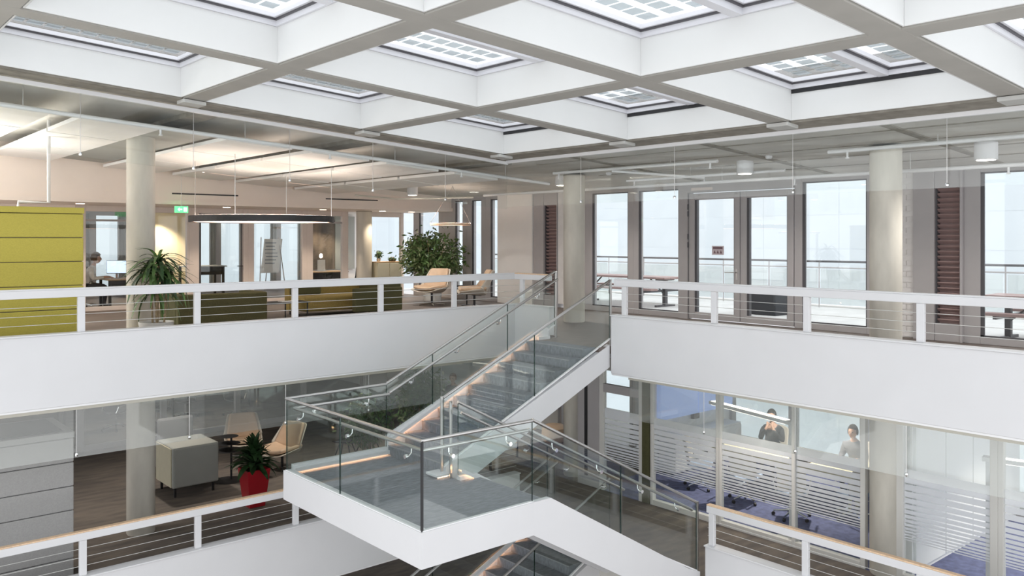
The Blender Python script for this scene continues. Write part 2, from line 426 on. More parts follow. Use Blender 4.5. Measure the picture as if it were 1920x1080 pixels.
apron('milky hanging glass apron under the upper left balcony slab', 'x', 12.42, -1.5, 10.5, -.53, .64, 8, False, ('track_beige', 'glass_apron'))
apron('milky hanging glass apron under the upper right balcony slab', 'y', 10.46, .2, 9.2, -.53, .64, 6, False, ('track_beige', 'glass_apron'))
# ------------------------------------------------------------------ columns
def column(x, y, z0, z1, label, r=.226, mt='concrete'):
    o = thing('concrete_column', label, 'column', (x, y, z0), 'round columns')
    part(MB().lathe([(r-.01, z0), (r, z0+.02), (r, z1)], 40, x, y), 'shaft', mt, o, smooth=True)
    part(MB().lathe([(r+.002, z1-.02), (r+.002, z1)], 40, x, y), 'shadow_joint', 'concrete_dark', o)
column(4.67, 15.05, 0, 3.67, 'round concrete column behind the potted dracaena on the upper floor')
column(4.67, 15.05, F1, -.44, 'round concrete column beside the grey cabinet on the lower floor')
column(12.5, 5.96, 0, 3.12, 'round concrete column before the right-hand windows on the upper floor')
column(12.5, 5.96, F1, -.44, 'round concrete column between the two glazed meeting rooms')
column(12.75, 12.76, 0, 3.10, 'round concrete column behind the stair head on the upper floor')
column(12.75, 12.76, F1, -.44, 'round concrete column beside the meeting room door below the stair')
column(12.95, 21.6, 0, 2.56, 'warm-lit round column beside the sage cabinet', mt='concrete')
# ------------------------------------------------------------------ stair
NS, TR = 10, .305
XL0, XL1, YA, YB = 5.33, 6.95, 7.68, 10.95
ZL = -1.5
def bracket(parent, p, inward):
    """stand-off bracket from the glass at p to the rail above; inward = unit vector towards the walker"""
    x, y, z = p; ix, iy = inward
    mb = MB().tube([(x, y, z-.10), (x+ix*.045, y+iy*.045, z-.10), (x+ix*.075, y+iy*.075, z-.07), (x+ix*.08, y+iy*.08, z)], .008, 6)
    mb.tube([(x-ix*.012, y-iy*.012, z-.10), (x+ix*.022, y+iy*.022, z-.10)], .026, 12)
    part(mb, 'bracket', 'chrome', parent, smooth=True)
def pane(o, p0, p1, b0, b1, h, th=.0085):
    """glass pane between plan points p0,p1 with bottom heights b0,b1 and height h, green edges"""
    (xa, ya), (xb, yb) = p0, p1; d = Vector((xb-xa, yb-ya)); L = d.length; d /= L; n = Vector((-d.y, d.x))*th
    v = []
    for s_ in (-1, 1):
        for (px, py, z) in ((xa, ya, b0), (xb, yb, b1), (xb, yb, b1+h), (xa, ya, b0+h)):
            v.append((px+n.x*s_, py+n.y*s_, z))
    mb = MB().add(v, [(0, 1, 2, 3), (7, 6, 5, 4)], 0); mb.add(v, [(0, 4, 5, 1), (1, 5, 6, 2), (2, 6, 7, 3), (3, 7, 4, 0)], 1)
    return part(mb, 'glass_pane', ['glass_green', 'glass_edge'], o)
def flight(label, xs, zs, n, dirn, y0, y1, ztop_dir, group):
    """steps climb from (xs,zs) n risers in direction dirn along X; zs = lower level"""
    RZ = ztop_dir/n
    xe = xs+dirn*TR*n
    o = thing('stair_flight', label, 'stairs', ((xs+xe)/2, (y0+y1)/2, zs), group)
    for i in range(n):
        xa = xs+dirn*TR*i; xb = xa+dirn*(TR+.03)
        if i == n-1: xb = xa+dirn*(TR+.0)
        z1 = zs+RZ*(i+1)
        st = part(MB().box(xa, xb, y0+.05, y1-.05, z1-RZ-.02, z1), 'step', 'carpet_grey', o, bevel=.006)
        part(MB().box(xa-dirn*.004, xa+dirn*.012, y0+.05, y1-.05, z1-.012, z1+.003), 'nosing', 'nosing_grey', st)
    # stringers: white sloping plates
    dn = .20
    for (u0, u1, up) in ((y0-.03, y0+.05, .13), (y1-.05, y1+.03, .29)):
        if dirn > 0:
            poly = [(xs, zs-dn), (xs+TR*.8, zs-dn), (xe+.25, zs+ztop_dir-dn-RZ*.9), (xe+.25, zs+ztop_dir+up-.10), (xs, zs+up)]
        else:
            poly = [(xs+.25, zs-.25), (xs+.25, zs+.10), (xs, zs+.20), (xe+TR*.95, zs+ztop_dir+.05), (xe, zs+ztop_dir+.05), (xe, zs+ztop_dir-.35), (xs-TR*.6, zs-.25)]
        part(MB().prism(poly, 'y', u0, u1), 'stringer', 'white_paint', o)
    so = part(MB().prism([(xs, zs-dn+.03), (xe, zs+ztop_dir-dn-.05), (xe, zs+ztop_dir-dn), (xs, zs-dn+.08)], 'y', y0+.05, y1-.05), 'soffit', 'white_paint', o)
    return o
def guard_slope(o, y, xa, xb, za, zb, split, h=.95, hand=None, drop=.0):
    """sloping glass guard in the plane Y=y from xa to xb; za,zb = bottom heights"""
    xs = [xa]+split+[xb]
    zz = lambda x: za+(zb-za)*(x-xa)/(xb-xa)
    for p, q in zip(xs[:-1], xs[1:]):
        pane(o, (p+.004, y), (q-.004, y), zz(p), zz(q), h)
    part(MB().tube([(xa, y, za+h), (xb, y, zb+h)], .021, 10), 'cap_rail', 'steel', o, smooth=True)
    part(MB().prism([(xa, za-.01), (xb, zb-.01), (xb, zb+.012), (xa, za+.012)], 'y', y-.016, y+.016), 'glazing_channel', 'track_white', o)
    if hand is not None:
        yy = y+hand*.08
        hr = part(MB().tube([(xa, yy, za+h-.13), (xb, yy, zb+h-.13)], .021, 10), 'handrail', 'steel', o, smooth=True)
        n = 4
        for i in range(n):
            x = xa+(xb-xa)*(i+.5)/n
            bracket(hr, (x, y, zz(x)+h-.13), (0, hand))
def post(o, x, y, z0, z1, r=.019):
    part(MB().box(x-r, x+r, y-.012, y+.012, z0, z1), 'post', 'steel', o, bevel=.004)
def led(o, a, b, r=.008):
    part(MB().tube([a, b], r, 6), 'light_strip', 'led_warm', o)
    (xa, y, za), (xb, _, zb_) = a, b
    cv = MB().prism([(xa, za+.012), (xb, zb_+.012), (xb, zb_+.024), (xa, za+.024)], 'y', y-.026, y+.03)
    cv.prism([(xa, za-.03), (xb, zb_-.03), (xb, zb_+.024), (xa, za+.024)], 'y', y-.032, y-.026)
    cv.box(xa-.008, xa-.002, y-.032, y+.03, za-.03, za+.024)
    part(cv, 'strip_cover', 'white_paint', o)
YU0, YU1 = 9.47, 10.95          # upper flight
YD0, YD1 = 7.68, 9.17           # lower flight
XT = XL1+TR*NS                  # 10.0
fu = flight('carpeted stair flight from the glass landing up to the upper floor', XL1, ZL, NS, 1, YU0, YU1, -ZL, 'stair flights')
guard_slope(fu, YU0+.0, XL1-.02, XT+.28, ZL+.12, .12-.0, [8.62], .95)
post(fu, XL1-.05, YU0, ZL, ZL+1.09); post(fu, XT+.30, YU0, .0, 1.09, .02)
guard_slope(fu, YU1, XL1, XT+.45, ZL+.12, .22, [7.8, 9.35], .95, hand=-1)
post(fu, XT+.47, YU1-.02, 0, 1.18, .02)
led(fu, (XL1+.05, YU1-.065, ZL+.25), (XT-.02, YU1-.065, .14))
part(MB().box(XT-.02, XT+.25, YU1-.10, YU1+.03, 0, .05), 'newel_plate', 'white_paint', fu)
part(MB().box(XT, XT+.5, YU0+.05, YU1-.05, -.2, -.121), 'head_slab', 'white_paint', fu)
fl = flight('carpeted stair flight from the glass landing down to the lower floor', XT, F1, 10, -1, YD0, YD1, ZL-F1, 'stair flights')
guard_slope(fl, YD0, XL1, XT+.2, ZL+.05, F1+.12, [8.55], 1.0, hand=1)
guard_slope(fl, YD1, XL1, XT+.2, ZL+.05, F1+.12, [8.6], 1.0, hand=-1)
post(fl, XT+.22, YD0, F1, F1+1.13, .02); post(fl, XT+.22, YD1, F1, F1+1.13, .02); post(fl, XL1-.03, YD1+.12, ZL, ZL+1.05)
led(fl, (XL1+.05, YD1-.065, ZL+.12), (XT, YD1-.065, F1+.24))
fb = flight('carpeted stair flight below the landing, rising to the lower floor', XL1, F1+ZL, NS, 1, YU0, YU1, -ZL, 'stair flights')
guard_slope(fb, YU0, XL1-.02, XT+.28, F1+ZL+.12, F1+.12, [8.62], .95)
guard_slope(fb, YU1, XL1, XT+.45, F1+ZL+.12, F1+.22, [7.8, 9.35], .95, hand=-1)
led(fb, (XL1+.05, YU1-.065, F1+ZL+.25), (XT-.02, YU1-.065, F1+.14))
# landing
ld = thing('stair_landing', 'carpeted stair landing with white edge and glass guard all round', 'landing', ((XL0+XL1)/2, (YA+YB)/2, ZL-.34))
part(MB().box(XL0-.03, XL1, YA-.03, YB+.03, ZL-.35, ZL-.012), 'slab', 'white_paint', ld)
part(MB().box(XL0+.09, XL1, YA+.06, YB-.05, ZL-.02, ZL), 'carpet', 'carpet_grey', ld)
k = MB(); k.box(XL0-.03, XL0+.09, YA-.03, YB+.03, ZL-.012, ZL+.05); k.box(XL0+.09, XL1, YA-.03, YA+.06, ZL-.012, ZL+.05); k.box(XL0+.09, XL1, YB-.05, YB+.03, ZL-.012, ZL+.12)
part(k, 'kerb', 'white_paint', ld)
ZG = ZL+.04; HG = 1.0
pane(ld, (XL0, YA+.012), (XL0, 9.46), ZG, ZG, HG); pane(ld, (XL0, 9.47), (XL0, YB-.012), ZG, ZG, HG)
pane(ld, (XL0+.012, YA), (XL1, YA), ZG, ZG, HG); pane(ld, (XL0+.012, YB), (XL1, YB), ZG, ZG, HG)
part(MB().box(XL0-.012, XL0+.012, YA-.012, YA+.012, ZG-.04, ZG+HG), 'corner_joint', 'dark_metal', ld)
part(MB().tube([(XL1, YA, ZG+HG), (XL0, YA, ZG+HG), (XL0, YB, ZG+HG), (XL1, YB, ZG+HG+.02)], .021, 10), 'cap_rail', 'steel', ld, smooth=True)
hr = part(MB().tube([(XL1, YA+.08, ZG+HG-.13), (XL0+.08, YA+.08, ZG+HG-.13), (XL0+.08, YB-.08, ZG+HG-.13), (XL1, YB-.08, ZG+HG-.12)], .021, 10), 'handrail', 'steel', ld, smooth=True)
for y in (8.0, 9.3, 10.6): bracket(hr, (XL0, y, ZG+HG-.13), (1, 0))
for x in (5.75, 6.6): bracket(hr, (x, YA, ZG+HG-.13), (0, 1)); bracket(hr, (x, YB, ZG+HG-.13), (0, -1))
led(ld, (XL0+.10, YB-.065, ZL+.06), (XL1, YB-.065, ZL+.06))
c = MB(); c.box(XL0-.016, XL0+.016, YA, YB, ZL+.05, ZL+.062); c.box(XL0, XL1, YA-.016, YA+.016, ZL+.05, ZL+.062)
part(c, 'glazing_channel', 'track_white', ld)
part(MB().box(XL1-.22, XL1-.002, YU0-.12, YU0+.14, ZL+.028, ZL+.06), 'foot_plate', 'white_paint', ld, bevel=.005)
part(MB().box(XL1-.18, XL1-.01, YU0-.09, YU0+.11, ZL, ZL+.028), 'foot_block', 'nosing_grey', ld)
part(MB().tube([(XL1-.19, YU0-.1, ZL+.016), (XL1-.01, YU0-.1, ZL+.016)], .0028, 6), 'light_strip', 'led_warm', ld)
# ------------------------------------------------------------------ window wall of the upper right gallery (plane X = 15.2)
XW = 15.2
WN = [0]
def window(y0, y1, jl, jr, z0=.12, z1=2.86, label='tall glazed window', mt='frame_taupe', sill=True):
    """pane between y0<y1; jl = jamb width on the high-Y side, jr on the low-Y side"""
    WN[0] += 1
    o = sthing('window_%d' % WN[0], label, (XW, (y0+y1)/2, 0))
    part(MB().box(XW-.05, XW+.12, y1, y1+jl, 0, 2.97), 'jamb', mt, o, bevel=.006)
    part(MB().box(XW-.05, XW+.12, y0-jr, y0, 0, 2.97), 'jamb', mt, o, bevel=.006)
    part(MB().box(XW-.045, XW+.12, y0, y1, z1, 2.97), 'head', mt, o, bevel=.006)
    part(MB().box(XW-.045, XW+.12, y0, y1, 0, z0), 'sill', mt, o, bevel=.006)
    g = MB(); e = .045
    g.box(XW-.035, XW-.005, y0, y0+e*.5, z0, z1); g.box(XW-.035, XW-.005, y1-e*1.3, y1, z0, z1); g.box(XW-.035, XW-.005, y0, y1, z0, z0+e*.6); g.box(XW-.035, XW-.005, y0, y1, z1-e*.6, z1)
    part(g, 'gasket', 'frame_dark', o)
    part(MB().box(XW-.025, XW-.013, y0+.01, y1-.01, z0, z1), 'pane', 'glass_clear', o)
    return o
window(20.95, 22.0, .3, .18, label='tall window behind the big ficus, farthest left')
window(19.76, 20.12, .65, .2, label='narrow tall window right of the ficus')
window(18.89, 19.33, .23, .2, label='narrow tall window in the middle of the far group')
window(18.06, 18.48, .21, .02, label='narrow tall window next to the white pier')
m = MB(); m.box(XW-.16, XW+.12, 16.62, 18.04, 0, 2.97); struct(m, 'wall_pier', 'pier_white', 'white wall pier left of the stair head')
def shutter_window(y0, y1, jl, jr, label):
    WN[0] += 1
    o = sthing('window_%d' % WN[0], label, (XW, (y0+y1)/2, 0))
    part(MB().box(XW-.12, XW+.12, y1, y1+jl, 0, 2.97), 'jamb', 'frame_taupe', o, bevel=.006)
    part(MB().box(XW-.12, XW+.12, y0-jr, y0, 0, 2.97), 'jamb', 'frame_taupe', o, bevel=.006)
    part(MB().box(XW-.1, XW+.12, y0, y1, 2.62, 2.97), 'head', 'frame_taupe', o, bevel=.006)
    part(MB().box(XW-.1, XW+.12, y0, y1, 0, .3), 'sill', 'frame_taupe', o, bevel=.006)
    part(MB().box(XW-.06, XW+.1, y1-.03, y1, .3, 2.62), 'gasket', 'frame_dark', o)
    me = MB().box(-.035, .035, y0-(y0+y1)/2, y1-.03-(y0+y1)/2, -.011, .011).mesh('shutter_slat', 'shutter_brown')
    n = 26
    for i in range(n):
        inst(me, 'shutter_slat', o, (XW-.02, (y0+y1)/2, .35+2.25*i/(n-1)), (0, R(38), 0))
    part(MB().box(XW+.05, XW+.07, y0, y1, .3, 2.62), 'backing', 'shutter_brown', o)
    return o
shutter_window(15.74, 16.22, .38, .02, 'narrow window with brown slatted shutter beside the stair head')
m = MB(); m.box(XW-.10, XW+.1, 15.40, 15.70, .1, 2.97); struct(m, 'trim_1', 'white_brick', 'white strip of wall beside the column')
window(13.38, 14.54, .86, .17, label='tall window looking on the long terrace table')
window(11.89, 13.05, .16, .02, label='tall window left of the terrace door')
def door(n, y0, y1, hinge, label, handle_side, pane_z=(.14, 2.60)):
    o = sthing('door_%d' % n, label, (XW, (y0+y1)/2, 0))
    s = .14
    part(MB().box(XW-.06, XW+.06, y1-s, y1, .02, 2.74), 'stile', 'frame_taupe', o, bevel=.006); part(MB().box(XW-.06, XW+.06, y0, y0+s, .02, 2.74), 'stile', 'frame_taupe', o, bevel=.006)
    part(MB().box(XW-.06, XW+.06, y0+s, y1-s, .02, .16), 'bottom_rail', 'frame_taupe', o, bevel=.006); part(MB().box(XW-.06, XW+.06, y0+s, y1-s, 2.60, 2.74), 'top_rail', 'frame_taupe', o, bevel=.006)
    g = MB(); g.box(XW-.03, XW+.05, y1-s-.05, y1-s, .16, 2.6); g.box(XW-.03, XW+.05, y0+s, y0+s+.025, .16, 2.6)
    part(g, 'gasket', 'frame_dark', o)
    part(MB().box(XW+.0, XW+.012, y0+s, y1-s, .16, 2.60), 'pane', 'glass_clear', o)
    if handle_side:
        y = y0+.07
        h = part(MB().tube([(XW-.06, y, 1.05), (XW-.12, y, 1.05), (XW-.12, y+.26, 1.05)], .012, 8), 'handle', 'steel', o)
        part(MB().box(XW-.068, XW-.06, y-.02, y+.02, .90, 1.12), 'handle_plate', 'steel', o)
        for z in (1.62, 1.8, 2.3, 2.45): part(MB().tube([(XW-.085, y1+.01, z-.06), (XW-.085, y1+.01, z+.06)], .014, 8), 'hinge', 'frame_dark', o)
    return o
m = MB(); m.box(XW-.09, XW+.12, 11.62, 11.87, 0, 2.97); struct(m, 'trim_2', 'frame_taupe', 'wide post left of the terrace door')
m = MB(); m.box(XW-.09, XW+.12, 9.05, 11.62, 2.76, 2.97); struct(m, 'trim_3', 'frame_taupe', 'head piece over the terrace doors')
m = MB(); m.box(XW-.11, XW-.09, 10.95, 11.5, 2.80, 2.86); struct(m, 'trim_4', 'frame_pink', 'door closer bar over the terrace door')
door(1, 10.30, 11.60, 'l', 'left leaf of the glazed terrace door with warning sign and lever handle', True)
door(2, 9.06, 10.28, 'r', 'right leaf of the glazed terrace door', False)
window(7.58, 8.88, .17, .12, label='wide tall window left of the right-hand column')
m = MB(); m.box(XW+.0, XW+.14, 6.62, 7.44, 0, 2.97)
wb = struct(m, 'wall_right_brick', 'white_brick', 'white rendered brick wall behind the right-hand column')
bme = MB().box(-.012, .012, -.185, .185, -.042, .042).mesh('brick', 'white_brick')
for i in range(30):
    for j in range(3):
        yy = 6.86+.39*j-(.19 if i % 2 else 0)
        if yy < 7.3: inst(bme, 'brick', wb, (XW-.008, yy, .06+i*.097))
shutter_window(5.93, 6.35, .36, .04, 'tall window with brown slatted shutter right of the column')
window(3.7, 5.63, .26, .2, label='wide tall window at the right edge')
window(1.6, 3.3, .2, .2, label='wide tall window beyond the right edge')
sg = thing('warning_sign', 'small pink and red warning sign on the terrace door glass', 'sign', (XW-.02, 10.87, 1.50))
part(MB().box(XW-.022, XW-.012, 10.72, 11.02, 1.41, 1.60), 'board', 'sign_pink', sg)
part(MB().box(XW-.026, XW-.022, 10.75, 10.99, 1.535, 1.58), 'text_line', 'sign_red', sg)
for i in range(3):
    y = 10.79+.08*i
    part(MB().prism([(y-.032, 1.44), (y+.032, 1.44), (y, 1.51)], 'x', XW-.026, XW-.022), 'warning_triangle', 'sign_red', sg)
# ------------------------------------------------------------------ terrace outside
m = MB(); m.box(XW+.2, 21.2, 0, 26, -.2, -.05); struct(m, 'floor', 'terrace', 'pale terrace deck outside the windows')
tr = thing('terrace_railing', 'grey terrace railing with glass infill seen through the windows', 'railing', (20.8, 13, -.05))
part(MB().tube([(20.8, 1, 1.16), (20.8, 25.5, 1.16)], .028, 8), 'top_rail', 'frame_dark', tr)
part(MB().tube([(20.8, 1, 1.0), (20.8, 25.5, 1.0)], .018, 8), 'rail', 'frame_taupe', tr)
for i in range(17):
    y = 1.2+i*1.5
    part(MB().tube([(20.8, y, -.05), (20.8, y, 1.16)], .018, 6), 'post', 'frame_taupe', tr)
    if i < 16: part(MB().box(20.79, 20.81, y+.05, y+1.45, .05, .95), 'glass_pane', 'glass_apron', tr)
m = MB(); m.box(21.2, 21.5, 0, 26, -.6, -.02); struct(m, 'wall_terrace_edge', 'white_brick', 'pale terrace edge wall')
def facade(axis, a, lo, hi, z0, z1, label):
    m = MB().box(a, a+.3, lo, hi, z0, z1) if axis == 'x' else MB().box(lo, hi, a, a+.3, z0, z1)
    o = struct(m, 'wall_opposite', 'facade_pale', label)
    pm = (MB().box(-.03, .03, -1.495, 1.495, -.597, .597) if axis == 'x' else MB().box(-1.495, 1.495, -.03, .03, -.597, .597)).mesh('facade_panel', 'facade_pale')
    nu = int((hi-lo)/3); nz = int((z1-z0)/1.2)
    for i in range(nu):
        for j in range(nz):
            u = lo+1.5+3*i; z = z0+.6+1.2*j
            inst(pm, 'facade_panel', o, (a+.022, u, z) if axis == 'x' else (u, a+.022, z))
facade('x', 28.0, -6, 42, -7, 5.0, 'pale panelled building opposite the terrace')
facade('y', 36.0, 2, 26, -1, 5.0, 'pale panelled building behind the back offices')
def terrace_table(label, x, y0, y1):
    t = thing('terrace_table', label, 'table', (x, (y0+y1)/2, -.05), 'terrace tables')
    n = 3
    for i in range(n):
        xa = x-.4+i*.27
        part(MB().box(xa, xa+.255, y0, y1, .69, .74), 'plank', 'shutter_brown', t, bevel=.004)
    for yy in (y0+.3, y1-.3):
        part(MB().box(x-.05, x+.05, yy-.05, yy+.05, -.05, .69), 'leg', 'frame_dark', t)
        part(MB().box(x-.36, x+.36, yy-.03, yy+.03, .64, .69), 'bearer', 'frame_dark', t)
        part(MB().box(x-.38, x+.38, yy-.04, yy+.04, -.05, 0), 'foot', 'frame_dark', t)
        part(MB().tube([(x, yy, .25), (x, yy+(.5 if yy < (y0+y1)/2 else -.5), .67)], .02, 6), 'brace', 'frame_dark', t)
    for s in (-1, 1):
        part(MB().box(x+s*.68-.14, x+s*.68+.14, y0+.1, y1-.1, .40, .45), 'bench_seat', 'shutter_brown', t)
    for yy in (y0+.35, y1-.35):
        part(MB().box(x-.8, x+.8, yy-.03, yy+.03, .34, .40), 'bench_bearer', 'frame_dark', t)
    return t
terrace_table('brown terrace table and benches behind the windows left of the door', 17.9, 14.2, 17.6)
terrace_table('brown terrace table and benches behind the window at the right edge', 16.9, 3.6, 6.1)
planter = solo(MB().box(17.6, 18.3, 11.0, 11.9, -.05, .5), 'terrace_planter', 'cloth_dark', 'dark box planter on the terrace behind the door', 'planter', (17.95, 11.4, -.05), bevel=.02)
# ------------------------------------------------------------------ back of the upper left gallery: bulkhead, glazed offices
m = MB(); m.box(-2, XW-.05, 20.3, 20.5, 2.66, 4.3); m.box(-2, XW-.05, 20.24, 22.4, 2.56, 2.66)
bh = struct(m, 'wall_bulkhead', 'cream_wall', 'cream bulkhead with soffit over the glazed offices')
for x0 in (7.0, 11.0):
    part(MB().box(x0, x0+1.6, 20.285, 20.30, 2.80, 2.83), 'air_slot', 'dark_metal', bh)
def downlight(x, y, z, label, r=.06, energy=25, col=(1, .82, .62)):
    t = thing('downlight', label, 'lamp', (x, y, z-.03), 'recessed downlights', local=False)
    part(MB().lathe([(r+.012, z-.012), (r+.012, z+.001)], 20, x, y), 'trim_ring', 'track_white', t)
    part(MB().lathe([(r, z-.016), (r, z-.010)], 20, x, y), 'lens', 'lamp_warm', t)
    l = bpy.data.lights.new('downlight_beam', 'SPOT'); l.energy = energy; l.color = col; l.spot_size = R(110); l.spot_blend = .6; l.shadow_soft_size = .06
    lo = bpy.data.objects.new('light_source', l); COL.objects.link(lo); lo.parent = t; lo.location = (0, 0, -.02)
for i, (x, lab) in enumerate(((5.2, 'over the lime screen'), (8.6, 'beside the exit sign'), (11.3, 'above the flip chart room'), (13.2, 'by the warm-lit column'), (14.2, 'over the sage cabinet'))):
    downlight(x, 21.0, 2.56, 'small recessed downlight in the bulkhead soffit %s' % lab, .09, 60)
YG = 22.3
for i, (x, y, lab) in enumerate(((2.6, 16.0, 'left of the lower column'), (6.0, 17.6, 'over the grey cabinet'), (9.2, 16.6, 'over the black chairs'), (12.2, 16.0, 'over the round table'), (8.0, 23.4, 'behind the back glass'), (11.6, 8.0, 'outside the meeting rooms'), (15.0, 9.0, 'over the conference table'), (15.0, 3.8, 'in the right-hand meeting room'))):  # unseen downlights added to brighten the lower storey and meeting rooms
    downlight(x, y, -.43, 'added unseen downlight in the lower ceiling %s' % lab, .1, 75 if x < 11 else 45 if x < 12 else 230 if x > 14 else 130, (1, .92, .82))
def glazed_bay(x0, x1, jl, jr, label, z1=2.42, transom=None, doorbits=False, mt='frame_pink'):
    WN[0] += 1
    o = sthing('window_%d' % WN[0], label, ((x0+x1)/2, YG, 0))
    part(MB().box(x0-jl, x0, YG-.06, YG+.06, 0, 2.56), 'jamb', mt, o, bevel=.008)
    part(MB().box(x1, x1+jr, YG-.06, YG+.06, 0, 2.56), 'jamb', mt, o, bevel=.008)
    part(MB().box(x0, x1, YG-.05, YG+.05, z1, 2.56), 'head', mt, o, bevel=.006)
    part(MB().box(x0, x1, YG-.05, YG+.05, 0, .1), 'sill', mt, o, bevel=.006)
    if transom: part(MB().box(x0, x1, YG-.04, YG+.04, transom, transom+.05), 'transom', 'frame_taupe', o)
    part(MB().box(x0, x1, YG-.006, YG+.006, .1, z1), 'pane', 'glass_clear', o)
    if doorbits:
        part(MB().tube([(x1-.05, YG-.06, 1.02), (x1-.05, YG-.12, 1.02), (x1-.2, YG-.12, 1.02)], .012, 6), 'handle', 'dark_metal', o)
        part(MB().box(x0+.03, x0+.06, YG-.03, YG+.03, .1, z1), 'stile', 'frame_dark', o); part(MB().box(x1-.06, x1-.03, YG-.03, YG+.03, .1, z1), 'stile', 'frame_dark', o)
    return o
glazed_bay(5.63, 6.75, .22, .1, 'glazed office front left of the column with a seated person behind', transom=2.18)
glazed_bay(7.0, 8.05, .1, .06, 'glazed front with warm-lit wall behind, right of the column')
glazed_bay(8.37, 9.58, .26, .13, 'glazed office door with dark high table behind', doorbits=True)
glazed_bay(9.88, 11.31, .17, .15, 'glazed office front with a flip chart behind')
glazed_bay(11.65, 12.60, .19, .2, 'glazed office front with the dark painting behind', transom=2.2)
glazed_bay(13.4, 14.65, .1, .1, 'glazed front above the sage cabinet')
m = MB(); m.box(-2, 5.4, YG-.06, YG+.06, 0, 2.56); struct(m, 'wall_left_back', 'cream_wall', 'cream wall behind the lime screen')
# rooms behind
m = MB(); m.box(-2, XW, 22.36, 28.2, 2.58, 2.7); struct(m, 'ceiling', 'raft_white', 'white ceiling of the back offices')
YE = 27.4
def back_window(x0, x1, label):
    WN[0] += 1
    o = sthing('window_%d' % WN[0], label, ((x0+x1)/2, YE, 0))
    part(MB().box(x0, x0+.1, YE-.08, YE+.08, 0, 2.58), 'jamb', 'frame_taupe', o); part(MB().box(x1-.1, x1, YE-.08, YE+.08, 0, 2.58), 'jamb', 'frame_taupe', o)
    part(MB().box(x0+.1, x1-.1, YE-.08, YE+.08, 0, .12), 'sill', 'frame_taupe', o); part(MB().box(x0+.1, x1-.1, YE-.08, YE+.08, 2.45, 2.58), 'head', 'frame_taupe', o)
    part(MB().box(x0+.1, x1-.1, YE, YE+.012, .12, 2.45), 'pane', 'glass_clear', o)
    cu = part(MB().grid(lambda u, v: (x1-.1-.22*u*(x1-x0), YE-.16+.03*math.sin(u*40), .1+2.4*v), 40, 1), 'curtain', 'curtain', o)
back_window(4.0, 5.05, 'back office window at the far left end')
back_window(5.05, 6.1, 'second back office window from the far left end')
back_window(6.1, 7.1, 'back office window behind the seated person')
back_window(7.1, 8.1, 'back office window right of the seated person')
m = MB(); m.box(8.12, 8.2, 25.5, 27.4, 0, 2.58); struct(m, 'wall_office_1', 'pier_white', 'white partition between the back offices')
m = MB(); m.box(8.2, 9.3, 25.4, 25.5, 0, 2.58); struct(m, 'wall_office_2', 'warm_wall', 'warm-lit cream wall behind the office glass')
back_window(9.9, 10.9, 'back office window behind the high table')
back_window(10.9, 11.9, 'back office window right of the high table')
back_window(12.0, 13.0, 'back office window behind the flip chart')
back_window(13.0, 14.0, 'back office window right of the flip chart')
m = MB(); m.box(12.9, 15.1, 25.2, 25.3, 0, 2.58); struct(m, 'wall_office_4', 'pier_white', 'white office wall carrying the dark painting')
pt = thing('painting', 'large dark abstract painting on the office wall behind glass', 'painting', (13.6, 25.18, .7))
part(MB().box(12.92, 13.95, 25.13, 25.19, .75, 2.35), 'canvas', 'painting', pt)
part(MB().box(13.97, 14.7, 25.13, 25.19, .75, 2.5), 'canvas', 'cabinet_grey', pt)
downlight(8.3, 24.9, 2.58, 'recessed downlight washing the warm cream office wall', .08, 150)
downlight(13.4, 24.4, 2.58, 'recessed downlight in front of the dark painting', .08, 80)
# ------------------------------------------------------------------ acoustic ceiling rafts
RX = [(.3, 1.44), (1.79, 2.92), (3.29, 4.4), (5.44, 6.58), (6.94, 8.08), (8.44, 9.62), (10.0, 11.1)]
RYs = [(13.3, 15.25), (15.33, 17.5), (17.58, 20.1)]
for i, (x0, x1) in enumerate(RX):
    for j, (y0, y1) in enumerate(RYs):
        mb = MB().box(x0, x1, y0, y1, 3.0, 3.06).shear()
        solo(mb, 'ceiling_raft', 'raft_white', 'white acoustic ceiling raft, %s from the left in the %s row from the atrium' % (ORD[i], ORD[j]), 'ceiling panel', ((x0+x1)/2, (y0+y1)/2, 3.0+.07*(10.23-(x0+x1)/2)), 'acoustic ceiling rafts', bevel=.006)
solo(MB().box(4.43, 5.41, 13.5, 20.0, 3.08, 3.10).shear(), 'ceiling_tray', 'cabinet_grey', 'broad grey service tray between the ceiling rafts', 'ceiling panel', (4.92, 16.7, 3.08+.07*5.3))
# ------------------------------------------------------------------ pipes, sprinklers, lamps under the ceiling
def pipe(label, pts, r=.03, heads=(), mt='track_white', drops=()):
    p0 = pts[0]; t = thing('sprinkler_pipe', label, 'pipe', p0, 'sprinkler pipes')
    part(MB().tube(pts, r, 10), 'run', mt, t, smooth=True)
    for (x, y, z) in heads:
        mb = MB().tube([(x, y, z-r*.3), (x, y, z-.10)], .016, 8); mb.lathe([(.012, z-.10), (.03, z-.105), (.03, z-.115), (.01, z-.12)], 10, x, y)
        part(mb, 'sprinkler_head', mt, t)
    for (x, y, z, zt) in drops:
        part(MB().tube([(x, y, z), (x, y, zt)], .006, 6), 'hanger', 'steel', t)
    return t
zp = lambda x: 3.53-.063*(x-2.2)
pipe('long white sprinkler pipe along the upper left gallery edge', [(-1, 12.95, zp(-1)), (12.2, 12.95, zp(12.2))], .032, [(x, 12.95, zp(x)) for x in (1.0, 4.3, 7.1, 9.9)], drops=[(x, 12.95, zp(x), zc(x)) for x in (2.5, 5.6, 8.4, 11)])
pipe('long white sprinkler pipe before the window heads on the right gallery', [(13.4, .5, 2.80), (13.4, 16.6, 2.84)], .032, [(13.4, y, 2.8) for y in (4.6, 8.0)], drops=[(13.4, y, 2.8, zc(13.4)) for y in (3, 6, 9.5, 13.5)])
